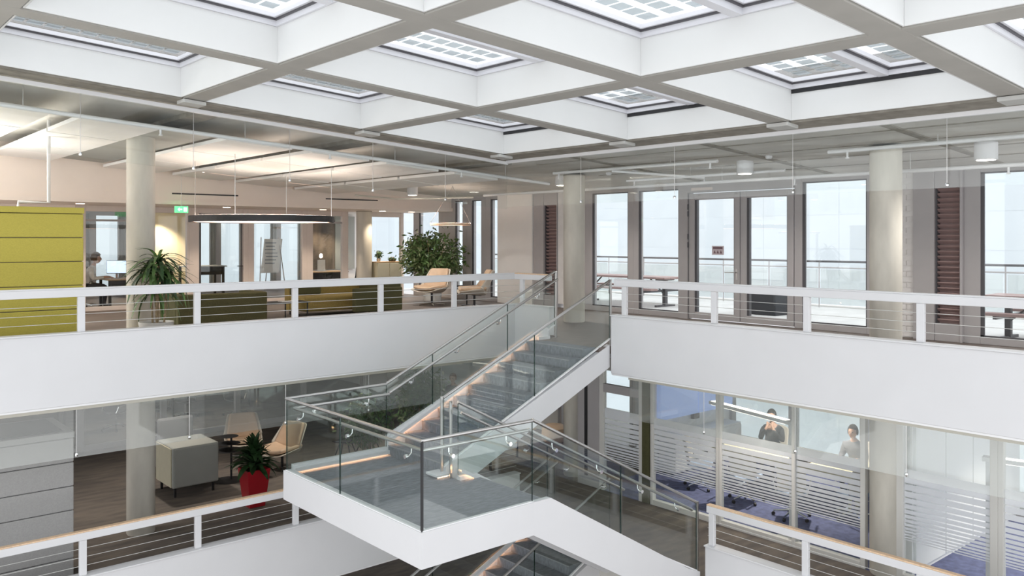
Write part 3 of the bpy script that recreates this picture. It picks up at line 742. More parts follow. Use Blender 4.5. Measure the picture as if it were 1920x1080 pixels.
pipe('white sprinkler pipe over the stair head, ending at a pendant spotlight', [(12.0, 8.6, 3.06), (12.0, 12.6, 3.09)], .03, [(12.0, 12.45, 3.08), (12.0, 8.75, 3.06)], drops=[(12.0, y, 3.07, zc(12)) for y in (9.6, 11.6)])
pipe('white sprinkler pipe at the upper right edge above the third spotlight', [(12.0, .5, 3.06), (12.0, 6.6, 3.06)], .03, [(12.0, 6.3, 3.06)], drops=[(12.0, y, 3.07, zc(12)) for y in (2.5, 5.0)])
pipe('thin white pipe crossing between the two right gallery runs', [(12.0, 11.0, 3.04), (13.4, 9.9, 2.92), (13.4, 9.9, 2.80)], .026)
pipe('short white pipe above the terrace door', [(13.1, 8.0, 2.93), (13.1, 11.6, 2.93)], .024, [(13.1, 11.4, 2.93)], drops=[(13.1, 10, 2.93, zc(13.1))])
pipe('thin pipe bending down in front of the cream bulkhead', [(11.3, 19.3, 2.88), (12.1, 18.6, 2.78), (13.3, 16.9, 2.80)], .022, mt='track_beige')
dp = pipe('white drop pipe loop above the lime screen', [(3.45, 15.9, 3.75), (3.45, 15.9, 2.36), (3.0, 15.9, 2.36), (3.0, 15.9, 2.25)], .028)
def spot(x, y, z, label, r=.15, energy=125):
    t = thing('pendant_spotlight', label, 'lamp', (x, y, z), 'cylindrical spotlights')
    part(MB().lathe([(r-.012, z), (r, z+.005), (r, z+.24), (r-.01, z+.25)], 32, x, y), 'housing', 'white_paint', t, smooth=True)
    part(MB().lathe([(r-.03, z-.006), (r-.03, z+.001)], 32, x, y), 'lens', 'lamp_neutral', t)
    part(MB().tube([(x, y, z+.25), (x, y, zc(x)+.01)], .012, 8), 'stem', 'white_paint', t)
    l = bpy.data.lights.new('spot_beam', 'SPOT'); l.energy = energy; l.color = (1, .95, .88); l.spot_size = R(150); l.spot_blend = .7; l.shadow_soft_size = .12
    lo = bpy.data.objects.new('light_source', l); COL.objects.link(lo); lo.parent = t; lo.location = (0, 0, -.02)
spot(12.85, 4.7, 2.86, 'white cylindrical pendant spotlight at the far right')
spot(12.95, 8.7, 2.90, 'white cylindrical pendant spotlight above the terrace door', .145)
spot(13.0, 13.4, 2.92, 'white cylindrical pendant spotlight above the stair-head column', .135)
spot(12.2, 18.0, 2.86, 'white cylindrical pendant spotlight in front of the cream bulkhead', .135)
spot(1.2, 16.6, 3.2, 'added unseen pendant spotlight behind the lime screen, brightening the gallery', .135, 420)  # added out of view to brighten the left gallery
spot(-.4, 19.0, 3.3, 'added unseen pendant spotlight at the far left end, brightening the gallery', .135, 420)  # second out-of-view spotlight, added as fill for bulkhead and floor bounce
for i, (x, y, lab) in enumerate(((13.0, 12.0, 'left'), (12.9, 11.2, 'right'), (12.6, 8.0, 'far'))):
    t = thing('smoke_detector', 'round white smoke detector, %s one on the right gallery ceiling' % ['leftmost', 'middle', 'rightmost'][i], 'detector', (x, y, zc(x)-.05), 'smoke detectors')
    part(MB().lathe([(.04, zc(x)-.05), (.055, zc(x)-.035), (.06, zc(x)+.01)], 20, x, y), 'body', 'white_paint', t, smooth=True)
# ring lamps
def ring(x, y, z, rad, label, mt, hgt, cables, em, th=.04, drop=.325):
    t = thing('ring_lamp', label, 'lamp', (x, y, z), 'ring lamps')
    mb = MB(); n = 72
    prof = [(rad-th, z), (rad, z), (rad, z+hgt), (rad-th, z+hgt)]
    v = []; f = []
    for k in range(n):
        a = 2*PI*k/n
        for (r_, zz) in prof: v.append((x+r_*math.cos(a), y+r_*math.sin(a), zz))
    for k in range(n):
        l = (k+1) % n
        for q in range(4): f.append((k*4+q, k*4+(q+1) % 4, l*4+(q+1) % 4, l*4+q))
    part(mb.add(v, f), 'ring', mt, t)
    mb = MB(); v = []; f = []
    for k in range(n):
        a = 2*PI*k/n
        for (r_, zz) in ((rad-th-.004, z+.012), (rad-th-.004, z+hgt-.02)): v.append((x+r_*math.cos(a), y+r_*math.sin(a), zz))
    for k in range(n):
        l = (k+1) % n; f.append((k*2, k*2+1, l*2+1, l*2))
    part(mb.add(v, f), 'diffuser', em, t)
    mb = MB(); v = []; f = []
    for k in range(n):
        a = 2*PI*k/n
        for r_ in (rad-th+.006, rad-.006): v.append((x+r_*math.cos(a), y+r_*math.sin(a), z+hgt+.0004))
    for k in range(n):
        l = (k+1) % n; f.append((k*2, k*2+1, l*2+1, l*2))
    part(mb.add(v, f), 'uplight', 'lamp_uplight', t)
    for (dx, dy, tx, ty) in cables:
        part(MB().tube([(x+dx, y+dy, z+hgt), (x+tx, y+ty, zc(x+tx)-drop)], .006, 6), 'cable', 'steel', t)
ring(7.15, 15.7, 2.07, 1.36, 'large black ring lamp hanging over the olive sofas', 'black_plastic', .12, [(-.96, .96, -.96, .96), (.96, .96, .96, .96), (.96, -.96, .96, -.96), (-.96, -.96, -.96, -.96)], 'lamp_pink', .05)
ring(13.1, 17.6, 2.10, .52, 'small copper ring lamp hanging by the ficus and tan chairs', 'leather_tan', .05, [(.45, -.26, .05, -.03), (-.45, .26, .05, -.03)], 'lamp_pink', .03, .005)
ex = thing('exit_sign', 'green illuminated exit sign with white arrow by the column', 'sign', (7.1, 20.0, 2.38))
part(MB().box(6.96, 7.26, 19.98, 20.02, 2.36, 2.51), 'housing', 'exit_green', ex)
part(MB().prism([(7.02, 2.435), (7.06, 2.475), (7.06, 2.447), (7.12, 2.447), (7.12, 2.423), (7.06, 2.423), (7.06, 2.395)], 'y', 19.972, 19.978), 'arrow', 'exit_white', ex)
part(MB().box(7.16, 7.23, 19.972, 19.978, 2.39, 2.48), 'door_symbol', 'exit_white', ex)
part(MB().tube([(7.11, 20, 2.51), (7.11, 20, zc(7.1))], .006, 6), 'hanger', 'steel', ex)
# ------------------------------------------------------------------ acoustic booths of stacked panels
def booth(label, x0, x1, y0, y1, z0, z1, mt, n):
    t = thing('acoustic_screen', label, 'screen', ((x0+x1)/2, (y0+y1)/2, z0), 'stacked panel screens')
    H = (z1-.09-z0-.06)/n
    for i in range(n):
        za = z0+.06+i*H
        part(MB().box(x0, x1, y0, y1, za+.004, za+H-.004), 'panel', mt, t, bevel=.012)
    part(MB().box(x0-.01, x1+.01, y0-.01, y1+.01, z1-.086, z1), 'cap', mt, t, bevel=.01)
    part(MB().box(x0+.03, x1-.03, y0+.03, y1-.03, z0, z0+.07), 'plinth', 'dark_metal', t)
    part(MB().box(x0+.02, x1-.02, y0+.02, y1-.02, z0+.06, z1-.09), 'core', 'dark_metal', t)
    return t
booth('tall lime green stacked-panel acoustic screen on the upper left gallery', -.6, 3.35, 13.35, 14.1, 0, 2.20, 'fabric_lime', 6)
booth('tall light grey stacked-panel acoustic screen on the lower left gallery', -.6, 3.22, 13.35, 14.6, F1, F1+2.22, 'fabric_lightgrey', 6)
solo(MB().box(-.5, 3.1, 13.45, 14.5, F1+2.221, F1+2.235), 'booth_roof', 'black_plastic', 'black roof panel lying on the grey screen below', 'roof panel', (1.3, 13.95, F1+2.221))
# ------------------------------------------------------------------ lower right: glazed meeting rooms (plane X = 12.45)
XP = 12.45
STR = [.20, .085, .078, .07, .062, .054, .048, .042, .037, .032, .027, .022, .018, .014]
def frosted_bay(y0, y1, jl, jr, label, name=None, mt='pot_white', top=-.55):
    WN[0] += 1
    o = sthing('window_%d' % WN[0], label, (XP, (y0+y1)/2, F1))
    if jl: part(MB().box(XP-.05, XP+.05, y1, y1+jl, F1, top), 'jamb', mt, o, bevel=.008)
    part(MB().box(XP-.05, XP+.05, y0-jr, y0, F1, top), 'jamb', mt, o, bevel=.008)
    part(MB().box(XP-.05, XP+.05, y0, y1, F1, F1+.10), 'sill', mt, o, bevel=.006)
    part(MB().box(XP-.05, XP+.05, y0, y1, top-.08, top), 'head', mt, o, bevel=.006)
    part(MB().box(XP-.006, XP+.006, y0, y1, F1+.10, top-.08), 'pane', 'glass_clear', o)
    z = -1.60
    for h in STR:
        part(MB().box(XP-.010, XP-.0065, y0+.005, y1-.005, z-h, z), 'frosted_stripe', 'frosted', o)
        z -= h+.019
    return o
frosted_bay(8.93, 10.34, .06, .055, 'striped glass pane right of the meeting room door')
frosted_bay(7.46, 8.82, .05, .06, 'striped glass pane before the long desk lamp')
frosted_bay(6.31, 7.40, 0, .08, 'striped glass pane left of the lower column')
frosted_bay(4.49, 5.66, .1, .10, 'striped glass pane right of the lower column')
frosted_bay(3.0, 4.32, .07, .1, 'striped glass pane at the lower right edge')
# door bay
o = sthing('door_3', 'glazed meeting room door with frosted stripes', (XP, 11.1, F1))
part(MB().box(XP-.06, XP+.06, 11.70, 12.3, F1, -.55), 'jamb_panel', 'frame_taupe', o, bevel=.006)
part(MB().box(XP-.07, XP-.06, 12.02, 12.10, F1+.2, F1+2.1), 'pull_bar', 'black_plastic', o)
part(MB().box(XP-.05, XP+.05, 11.60, 11.70, F1, -.72), 'frame', 'pot_white', o); part(MB().box(XP-.05, XP+.05, 10.60, 10.68, F1, -.72), 'frame', 'pot_white', o)
part(MB().box(XP-.05, XP+.05, 10.68, 11.60, -1.28, -1.12), 'head', 'frame_taupe', o); part(MB().box(XP-.05, XP+.05, 10.34, 11.70, -.72, -.55), 'transom', 'frame_taupe', o)
part(MB().box(XP-.006, XP+.006, 10.68, 11.60, -1.12, -.72), 'fanlight', 'glass_clear', o)
part(MB().box(XP-.006, XP+.006, 10.68, 11.60, F1+.02, -1.28), 'pane', 'glass_clear', o)
part(MB().box(XP-.05, XP+.05, 10.42, 10.60, F1, -.72), 'reveal', 'fabric_olive', o)
z = -1.60
for h in STR:
    part(MB().box(XP-.010, XP-.0065, 10.69, 11.59, z-h, z), 'frosted_stripe', 'frosted', o); z -= h+.019
part(MB().tube([(XP-.05, 10.74, F1+1.03), (XP-.1, 10.74, F1+1.03), (XP-.1, 10.88, F1+1.03)], .012, 6), 'handle', 'steel', o)
# room shells
m = MB(); m.box(13.9, 17.0, 11.75, 11.87, F1, -.44); struct(m, 'wall_meeting_left', 'cabinet_white', 'white side wall of the meeting room carrying the screen')
m = MB(); m.box(12.7, 16.85, 5.66, 5.78, F1, -.44)
wm = struct(m, 'wall_meeting_middle', 'cabinet_white', 'white panelled wall between the two meeting rooms')
for i in range(4):
    x = 12.75+i*1.05
    part(MB().box(x, x+1.02, 5.62, 5.66, F1+.08, -.5), 'panel', 'cabinet_white', wm, bevel=.006)
XB = 16.95
def meet_window(y0, y1, label):
    WN[0] += 1
    o = sthing('window_%d' % WN[0], label, (XB, (y0+y1)/2, F1))
    part(MB().box(XB-.08, XB+.08, y1-.07, y1, F1, -.44), 'jamb', 'frame_taupe', o); part(MB().box(XB-.08, XB+.08, y0, y0+.07, F1, -.44), 'jamb', 'frame_taupe', o)
    part(MB().box(XB-.08, XB+.08, y0+.07, y1-.07, F1, F1+.08), 'sill', 'frame_taupe', o); part(MB().box(XB-.08, XB+.08, y0+.07, y1-.07, -.6, -.44), 'head', 'frame_taupe', o)
    part(MB().box(XB, XB+.012, y0+.07, y1-.07, F1+.08, -.6), 'pane', 'glass_clear', o)
for i in range(6): meet_window(2.0+i*1.63, 3.6+i*1.63, '%s tall meeting room window from the right' % ORD[i])
# wall screen, credenza
tv = thing('wall_screen', 'wide wall-mounted video screen showing blue in the meeting room', 'screen', (15.3, 11.70, -2.2))
part(MB().box(14.2, 15.5, 11.62, 11.72, -2.12, -1.30), 'display', 'screen_blue', tv, bevel=.01); part(MB().box(15.53, 16.8, 11.62, 11.72, -2.12, -1.30), 'display', 'screen_blue', tv, bevel=.01)
part(MB().box(15.4, 15.6, 11.66, 11.75, -2.25, -2.12), 'mount', 'frame_dark', tv)
cr = thing('credenza', 'white credenza under the wall screen', 'cabinet', (15.2, 11.5, F1))
for i in range(3):
    part(MB().box(14.3+i*.8, 15.08+i*.8, 11.30, 11.33, F1+.06, F1+.76), 'door', 'cabinet_white', cr, bevel=.005)
part(MB().box(14.28, 16.7, 11.33, 11.74, F1+.03, F1+.80), 'body', 'cabinet_white', cr, bevel=.006)
def floor_lamp(label, x, y, ex, ey, z, F1=F1, up=0):
    t = thing('gallows_floor_lamp', label, 'lamp', (x, y, F1), 'floor lamps')
    d = Vector((ex-x, ey-y)); L = d.length; d /= L; n = Vector((-d.y, d.x))
    part(MB().box(x-.045, x+.045, y-.03, y+.03, F1+.015, z), 'pole', 'white_paint', t, bevel=.006)
    part(MB().box(x-.25, x+.18, y-.2, y+.2, F1, F1+.015), 'base_plate', 'white_paint', t, bevel=.005)
    def bar(o0, o1, w_, za, zb):
        a = Vector((x, y))+d*o0; b = Vector((x, y))+d*o1
        pts = [a-n*w_, b-n*w_, b+n*w_, a+n*w_]
        return MB().prism([(p.x, p.y) for p in pts], 'z', za, zb)
    arm = part(bar(-.08, L, .07, z, z+.06), 'arm', 'white_paint', t, bevel=.005)
    part(bar(.1, L-.05, .055, z+.061, z+.066), 'diffuser', 'lamp_arm', arm); part(bar(.1, L-.05, .055, z-.006, z-.001), 'diffuser', 'lamp_arm', arm)
    if up:
        l = bpy.data.lights.new('added_raft_fill', 'AREA'); l.energy = up; l.color = (1, .95, .88); l.shape = 'RECTANGLE'; l.size = 1.4; l.size_y = .12  # upward fill light, switched on only for the added lamp behind the lime screen
        lo = bpy.data.objects.new('light_source', l); COL.objects.link(lo); lo.parent = t; lo.location = ((ex-x)/2, (ey-y)/2, z-F1+.08); lo.rotation_euler = (PI, 0, math.atan2(d.y, d.x))
floor_lamp('white gallows floor lamp with glowing arm behind striped glass', 12.85, 7.72, 13.35, 9.7, -1.36)
floor_lamp('added unseen floor lamp behind the lime screen, brightening the ceiling rafts', 1.0, 16.6, 2.6, 17.2, 1.95, 0, 80)  # hidden lamp added to throw light up onto the left ceiling rafts
floor_lamp('white gallows floor lamp in the room at the right edge', 12.85, 4.66, 13.3, 2.6, -1.36)
# office chairs
def office_chair(label, loc, rotz, seat='fabric_blue', shell='shell_cream', group='swivel office chairs'):
    t = thing('swivel_chair', label, 'chair', loc, group, rotz, local=True)
    part(MB().grid(lambda u, v: (-.24+.48*v, -.25+.5*u, .46+.035*math.cos((u-.5)*PI*1.2)*-1+.03*(v-.5)**2*4), 8, 8), 'seat', seat, t, smooth=True, solid=.06, subd=1)
    part(MB().grid(lambda u, v: (-.24-.10*v+.09*(abs(u-.5)*2)**2, -.25+.5*u, .50+.50*v-.05*v*(abs(u-.5)*2)**3), 8, 8), 'backrest', shell, t, smooth=True, solid=.035, subd=1)
    for s in (-1, 1):
        part(MB().tube([(-.2, s*.26, .48), (-.16, s*.31, .64), (.12, s*.30, .66)], .016, 6), 'armrest', 'chrome', t)
    part(MB().lathe([(.03, .09), (.03, .30), (.02, .30), (.02, .44)], 14), 'gas_column', 'chrome', t)
    for k in range(5):
        a = 2*PI*k/5+.3
        lg = part(MB().tube([(.03*math.cos(a), .03*math.sin(a), .13), (.33*math.cos(a), .33*math.sin(a), .085)], .02, 6, taper=[1.2, .7]), 'leg', 'chrome', t)
        part(MB().tube([(.33*math.cos(a)-.018*math.sin(a), .33*math.sin(a)+.018*math.cos(a), .032), (.33*math.cos(a)+.018*math.sin(a), .33*math.sin(a)-.018*math.cos(a), .032)], .032, 10), 'caster', 'black_plastic', lg)
    return t
c0 = office_chair('blue-seated swivel chair below the wall screen in the meeting room', (14.0, 10.45, F1), R(-60))
dup(c0, (13.95, 9.35, F1), R(10), 'cream-backed swivel chair with back to the glass, below the lamp arm')
dup(c0, (13.75, 8.25, F1), R(25), 'swivel chair just right of the lamp pole behind striped glass')
dup(c0, (14.5, 7.5, F1), R(70), 'swivel chair left of the lower column, chrome star base showing')
dup(c0, (13.9, 3.7, F1), R(40), 'swivel chair in the room at the right edge')
# conference table
ct = thing('conference_table', 'pale conference table between the swivel chairs in the meeting room', 'table', (15.1, 8.9, F1))
part(MB().box(14.45, 15.75, 7.3, 10.5, F1+.71, F1+.745), 'table_top', 'cabinet_cream', ct, bevel=.008)
for y in (7.8, 10.0):
    part(MB().box(15.0, 15.2, y-.06, y+.06, F1+.02, F1+.71), 'pedestal', 'cabinet_cream', ct); part(MB().box(14.6, 15.6, y-.05, y+.05, F1, F1+.03), 'foot', 'chrome', ct)
solo(MB().prism([(14.7, F1+.745), (14.72, F1+.745), (14.62, F1+.96), (14.60, F1+.96)], 'y', 8.5, 8.85).box(14.7, 14.95, 8.5, 8.85, F1+.745, F1+.76), 'laptop', 'frame_dark', 'open dark laptop on the conference table', 'laptop', (14.8, 8.67, F1+.745))
# ------------------------------------------------------------------ people
def person(label, loc, rotz, shirt, hair, hair_style, lean=0.05, arms='desk', trousers='trousers'):
    """seated figure facing local +X, seat height .46, one continuous skinned body"""
    L = lean
    J = {'pelvis': (0, 0, .58, .14), 'waist': (.02, 0, .71, .135), 'chest': (.02+L, 0, .89, .15), 'upper': (.03+L*1.3, 0, 1.0, .115), 'neck': (.045+L*1.6, 0, 1.09, .052), 'head0': (.06+L*1.9, 0, 1.16, .055)}
    E_ = [('pelvis', 'waist'), ('waist', 'chest'), ('chest', 'upper'), ('upper', 'neck'), ('neck', 'head0')]
    for s, n in ((1, 'l'), (-1, 'r')):
        J['hip'+n] = (.06, s*.09, .58, .09); J['knee'+n] = (.44, s*.11, .55, .066); J['calf'+n] = (.43, s*.11, .30, .05); J['ankle'+n] = (.41, s*.11, .09, .036); J['toe'+n] = (.56, s*.12, .04, .032)
        J['sh'+n] = (.03+L*1.25, s*.185, .98, .075); J['el'+n] = (.10+L, s*.24, .74, .056)
        if arms == 'desk': J['wr'+n] = (.36+L, s*.15, .79, .030); hx, hy, hz = .44+L, s*.13, .79
        else: J['wr'+n] = (.24+L, s*.07, 1.02, .030); hx, hy, hz = .20+L*1.2, s*.045, 1.09
        J['palm'+n] = (hx, hy, hz, .026)
        E_ += [('pelvis', 'hip'+n), ('hip'+n, 'knee'+n), ('knee'+n, 'calf'+n), ('calf'+n, 'ankle'+n), ('ankle'+n, 'toe'+n), ('upper', 'sh'+n), ('sh'+n, 'el'+n), ('el'+n, 'wr'+n), ('wr'+n, 'palm'+n)]
        for q in range(5):
            th = q == 0
            dy = (s*-.045 if th else s*(.024-.015*(q-1))); ln = .05 if th else (.07, .08, .075, .06)[q-1]
            up = 0 if arms == 'desk' else ln*.8
            J['f%s%d' % (n, q)] = (hx+(ln*.9 if arms == 'desk' else .01), hy+dy, hz-.012+up, .0085); J['g%s%d' % (n, q)] = (hx+(ln*1.5 if arms == 'desk' else -.01), hy+dy*1.1, hz-.035+up*1.5, .0075)
            E_ += [('palm'+n, 'f%s%d' % (n, q)), ('f%s%d' % (n, q), 'g%s%d' % (n, q))]
    keys = list(J); idx = {k_: i for i, k_ in enumerate(keys)}
    me = bpy.data.meshes.new('person'); me.from_pydata([J[k_][:3] for k_ in keys], [(idx[a], idx[b]) for a, b in E_], [])
    tmp = bpy.data.objects.new('person_tmp', me); COL.objects.link(tmp)
    tmp.modifiers.new('skin', 'SKIN'); ss = tmp.modifiers.new('sub', 'SUBSURF'); ss.levels = 1
    for i, k_ in enumerate(keys): me.skin_vertices[0].data[i].radius = (J[k_][3], J[k_][3]); me.skin_vertices[0].data[i].use_root = (k_ == 'pelvis')
    dg = bpy.context.evaluated_depsgraph_get(); dg.update()
    nm = bpy.data.meshes.new_from_object(tmp.evaluated_get(dg)); bpy.data.objects.remove(tmp)
    bm = bmesh.new(); bm.from_mesh(nm)
    hc = Vector((.075+L*2.1, 0, 1.255))
    ret = bmesh.ops.create_uvsphere(bm, u_segments=20, v_segments=14, radius=1)
    for v_ in ret['verts']:
        p = v_.co; fx = p.x*.10; fz = p.z*.125; fy = p.y*.078*(1-.18*max(0, -p.z))
        if p.x > .85 and abs(p.y) < .3 and -.25 < p.z < .15: fx += .02*(1-abs(p.y)/.3)
        if p.x > .6 and abs(p.z-.12) < .12 and .2 < abs(p.y) < .5: fx -= .006
        v_.co = hc+Vector((fx, fy, fz))
    for s in (-1, 1):
        r2 = bmesh.ops.create_uvsphere(bm, u_segments=8, v_segments=6, radius=.02)
        for v_ in r2['verts']: v_.co = Vector((v_.co.x*.8, v_.co.y*.4, v_.co.z*1.4))+hc+Vector((-.005, s*.078, -.005))
    wr = [Vector(J['palm'+n][:3]) for n in 'lr']
    for f in bm.faces:
        c_ = f.calc_center_median(); f.smooth = True
        if c_.z > 1.075+.0*L and c_.x < .35: f.material_index = 1
        elif min((c_-w_).length for w_ in wr) < .12: f.material_index = 1
        elif c_.z < .10: f.material_index = 3
        elif c_.z < .64: f.material_index = 2
        else: f.material_index = 0
    eyes = len(bm.verts)
    for s in (-1, 1):
        r3 = bmesh.ops.create_uvsphere(bm, u_segments=8, v_segments=6, radius=.011)
        for v_ in r3['verts']: v_.co += hc+Vector((.088, s*.03, .012))
        for v_ in r3['verts']:
            for f in v_.link_faces: f.material_index = 3
    r4 = bmesh.ops.create_cube(bm, size=1)
    for v_ in r4['verts']: v_.co = Vector((v_.co.x*.012, v_.co.y*.045, v_.co.z*.012))+hc+Vector((.088, 0, -.062))
    for v_ in r4['verts']:
        for f in v_.link_faces: f.material_index = 4
    nm.materials.clear()
    for mt in (shirt, 'skin', trousers, 'black_plastic', 'lips'): nm.materials.append(M[mt])
    bm.to_mesh(nm); bm.free()
    o = link('person', nm); o.location = loc; o.rotation_euler = (0, 0, rotz); o['label'] = label; o['category'] = 'person'
    hb = MB(); rnd = random.Random(3)
    def hairf(u, v):
        th = 2*PI*u; ph = PI*(v*.62)
        g = 1.10+(.14 if hair_style == 'curly' else .03)+(.05*math.sin(u*40)*math.sin(v*26) if hair_style == 'curly' else 0)
        x, y, z = math.sin(ph)*math.cos(th), math.sin(ph)*math.sin(th), math.cos(ph)
        if x > .35 and z < .55: x *= .72; z = max(z, .42)
        return (hc.x-.012+x*.10*g, hc.y+y*.082*g, hc.z+.008+z*.125*g)
    hb.grid(hairf, 28, 12)
    h = link('hair', hb.mesh('hair', hair, True), o); ORG[h.name] = (0, 0, 0); mods(h, solid=.012)
    return o
person('person with curly brown hair in a cream blouse seated at a desk', (5.86, 23.15, 0), R(-20), 'cloth_white', 'hair_brown', 'curly', .08)
person('person in a dark jacket with hands raised, behind the striped glass', (15.95, 10.02, F1), R(195), 'cloth_dark', 'hair_black', 'short', .02, 'chin')
person('person in a grey jacket leaning at the conference table beside the column', (15.9, 8.15, F1), R(185), 'cloth_grey', 'hair_black', 'short', .06)
person('person with reddish hair sitting on the dark sofa beneath the stair', (13.75, 18.3, F1), R(215), 'cloth_dark', 'hair_red', 'short', .02)
for (x, y, z, rz, lab) in ((5.86, 23.15, 0, R(-20), 'swivel chair under the person in the cream blouse'), (15.95, 10.02, F1, R(195), 'swivel chair under the person in the dark jacket'), (15.9, 8.15, F1, R(185), 'swivel chair under the person in the grey jacket')):
    dup(c0, (x-.02*math.cos(rz), y-.02*math.sin(rz), z), rz, lab)
# ------------------------------------------------------------------ desks
def desk(label, x0, x1, y0, y1, z, top='wood_desk', h=.74, leg='dark_metal', cat='desk'):
    t = thing('office_desk', label, cat, ((x0+x1)/2, (y0+y1)/2, z), 'desks')
    part(MB().box(x0, x1, y0, y1, z+h-.03, z+h), 'table_top', top, t, bevel=.005)
    part(MB().box(x0+.06, x1-.06, y0+.1, y0+.12, z+h-.25, z+h-.03), 'modesty_panel', leg, t)
    for (x, y) in ((x0+.08, y0+.1), (x1-.08, y0+.1), (x0+.08, y1-.1), (x1-.08, y1-.1)):
        part(MB().box(x-.03, x+.03, y-.03, y+.03, z, z+h-.03), 'leg', leg, t)
    return t
def monitor(label, x, y, z, rz, mt='monitor_glow', wd=.52):
    t = thing('monitor', label, 'monitor', (x, y, z), 'monitors', rz, local=True)
    part(MB().box(-.015, .015, -wd/2, wd/2, .12, .46), 'display', 'frame_dark', t, bevel=.004)
    part(MB().box(-.018, -.0155, -wd/2+.012, wd/2-.012, .135, .448), 'screen', mt, t)
    part(MB().box(.0, .03, -.03, .03, .01, .3), 'stand', 'chrome', t); part(MB().box(-.09, .09, -.11, .11, 0, .012), 'foot', 'chrome', t)
desk('desk with brown top in front of the person in cream', 6.22, 7.25, 22.6, 23.6, 0)
monitor('lit monitor on the desk of the person in cream', 6.62, 23.25, .74, R(48))
desk('dark high table behind the glazed office door', 8.45, 9.6, 23.4, 24.2, 0, 'cabinet_grey', 1.0)
desk('wooden desk with papers in front of the dark painting', 12.3, 13.6, 23.6, 24.4, 0)
sol = solo(MB().box(12.72, 12.98, 23.98, 24.0, .74, 1.1).box(12.7, 13.0, 23.9, 24.1, .74, .75), 'paper_stand', 'paper', 'white paper sheet standing on the desk before the painting', 'paper', (12.85, 24, .74))
dk = thing('desk_lamp', 'small glowing desk lamp behind the paper on the desk', 'lamp', (12.95, 24.2, .74))
part(MB().lathe([(.07, .74), (.07, .755), (.012, .765), (.012, 1.15)], 14, 12.95, 24.2), 'base', 'dark_metal', dk)
part(MB().lathe([(.02, 1.15), (.05, 1.18), (.045, 1.26), (.015, 1.29)], 14, 12.95, 24.2), 'bulb', 'lamp_warm', dk, smooth=True)
def shell_chair(label, loc, rotz, mt, leg):
    t = thing('shell_chair', label, 'chair', loc, 'shell chairs', rotz, local=True)
    part(MB().grid(lambda u, v: (.24-.5*min(v, .55)/.55-.10*max(0, v-.55), -.24+.48*u, .44+.06*(abs(u-.5)*2)**2+(0 if v < .5 else .85*(v-.5))+.03*(v-.25)**2*8*(v < .5)), 8, 10), 'shell', mt, t, smooth=True, solid=.03, subd=1)
    for (x, y) in ((.2, .18), (.2, -.18), (-.2, .18), (-.2, -.18)):
        part(MB().tube([(x*.5, y*.5, .43), (x*1.15, y*1.15, 0)], .013, 6), 'leg', leg, t)
    return t
b0 = shell_chair('black shell chair at the desk before the painting', (13.4, 23.1, 0), R(120), 'black_plastic', 'dark_metal')
fc = thing('flip_chart', 'flip chart easel with written white sheets in the glazed office', 'easel', (11.0, 23.7, 0))
part(MB().prism([(10.72, .75), (11.28, .75), (11.40, 1.75), (10.84, 1.75)], 'y', 23.68, 23.70), 'paper_pad', 'paper', fc)
for i in range(7):
    z = 1.62-i*.1
    part(MB().box(10.86+.02*math.sin(i*2), 11.2+.05*math.sin(i*5), 23.672, 23.678, z, z+.025), 'text_line', 'paper_ink', fc)
for (a, b) in (((10.75, 23.72, 1.8), (10.6, 23.5, 0)), ((11.3, 23.72, 1.8), (11.45, 23.5, 0)), ((11.05, 23.74, 1.8), (11.05, 24.2, 0))):
    part(MB().tube([a, b], .014, 6), 'leg', 'frame_taupe', fc)
# ------------------------------------------------------------------ lounge furniture, upper left
sf = thing('modular_sofa', 'olive modular sofa with golden seats seen through the railing', 'sofa', (10.6, 18.4, 0))
part(MB().box(8.9, 11.05, 18.15, 18.4, .08, .72), 'back_screen', 'fabric_gold', sf, bevel=.03)
part(MB().box(10.75, 11.2, 17.0, 18.4, .08, .72), 'side_screen', 'fabric_olive', sf, bevel=.03)
part(MB().box(9.9, 11.18, 16.9, 17.05, .08, .62), 'front_panel', 'fabric_olive', sf, bevel=.03)
part(MB().box(8.9, 10.75, 17.35, 18.15, .12, .46), 'seat', 'fabric_gold', sf, bevel=.05)
part(MB().box(8.9, 9.6, 17.9, 18.15, .46, .68), 'cushion', 'fabric_olive', sf, bevel=.05)
for (x, y) in ((9.0, 17.45), (10.6, 17.45), (9.0, 18.3), (11.0, 18.3)): part(MB().tube([(x, y, 0), (x, y, .14)], .02, 8), 'leg', 'dark_metal', sf)
s2 = thing('high_back_sofa', 'dark olive high-backed sofa right of the dracaena', 'sofa', (6.6, 16.9, 0))
part(MB().box(5.75, 7.55, 16.35, 16.5, .1, .68), 'back_screen', 'fabric_olive', s2, bevel=.03)
part(MB().box(5.75, 5.95, 16.5, 17.4, .1, .68), 'side_screen', 'fabric_olive', s2, bevel=.03); part(MB().box(7.38, 7.55, 16.5, 17.4, .1, .68), 'side_screen', 'fabric_olive', s2, bevel=.03)
part(MB().box(5.95, 7.38, 16.5, 17.3, .14, .46), 'seat', 'fabric_gold', s2, bevel=.05)
for (x, y) in ((5.85, 16.42), (7.45, 16.42), (5.85, 17.3), (7.45, 17.3)): part(MB().tube([(x, y, 0), (x, y, .14)], .02, 8), 'leg', 'dark_metal', s2)
cf = thing('coffee_table', 'low dark coffee table between the olive sofas', 'table', (8.45, 17.2, 0))
part(MB().box(7.68, 8.82, 16.95, 17.55, .36, .385), 'table_top', 'black_plastic', cf, bevel=.006)
for (x, y) in ((7.73, 17.0), (8.77, 17.0), (7.73, 17.5), (8.77, 17.5)): part(MB().box(x-.012, x+.012, y-.012, y+.012, 0, .36), 'leg', 'dark_metal', cf)
part(MB().box(7.73, 8.77, 16.99, 17.01, .0, .02), 'frame_bar', 'dark_metal', cf); part(MB().box(8.24, 8.26, 16.99, 17.01, .02, .36), 'leg', 'dark_metal', cf)
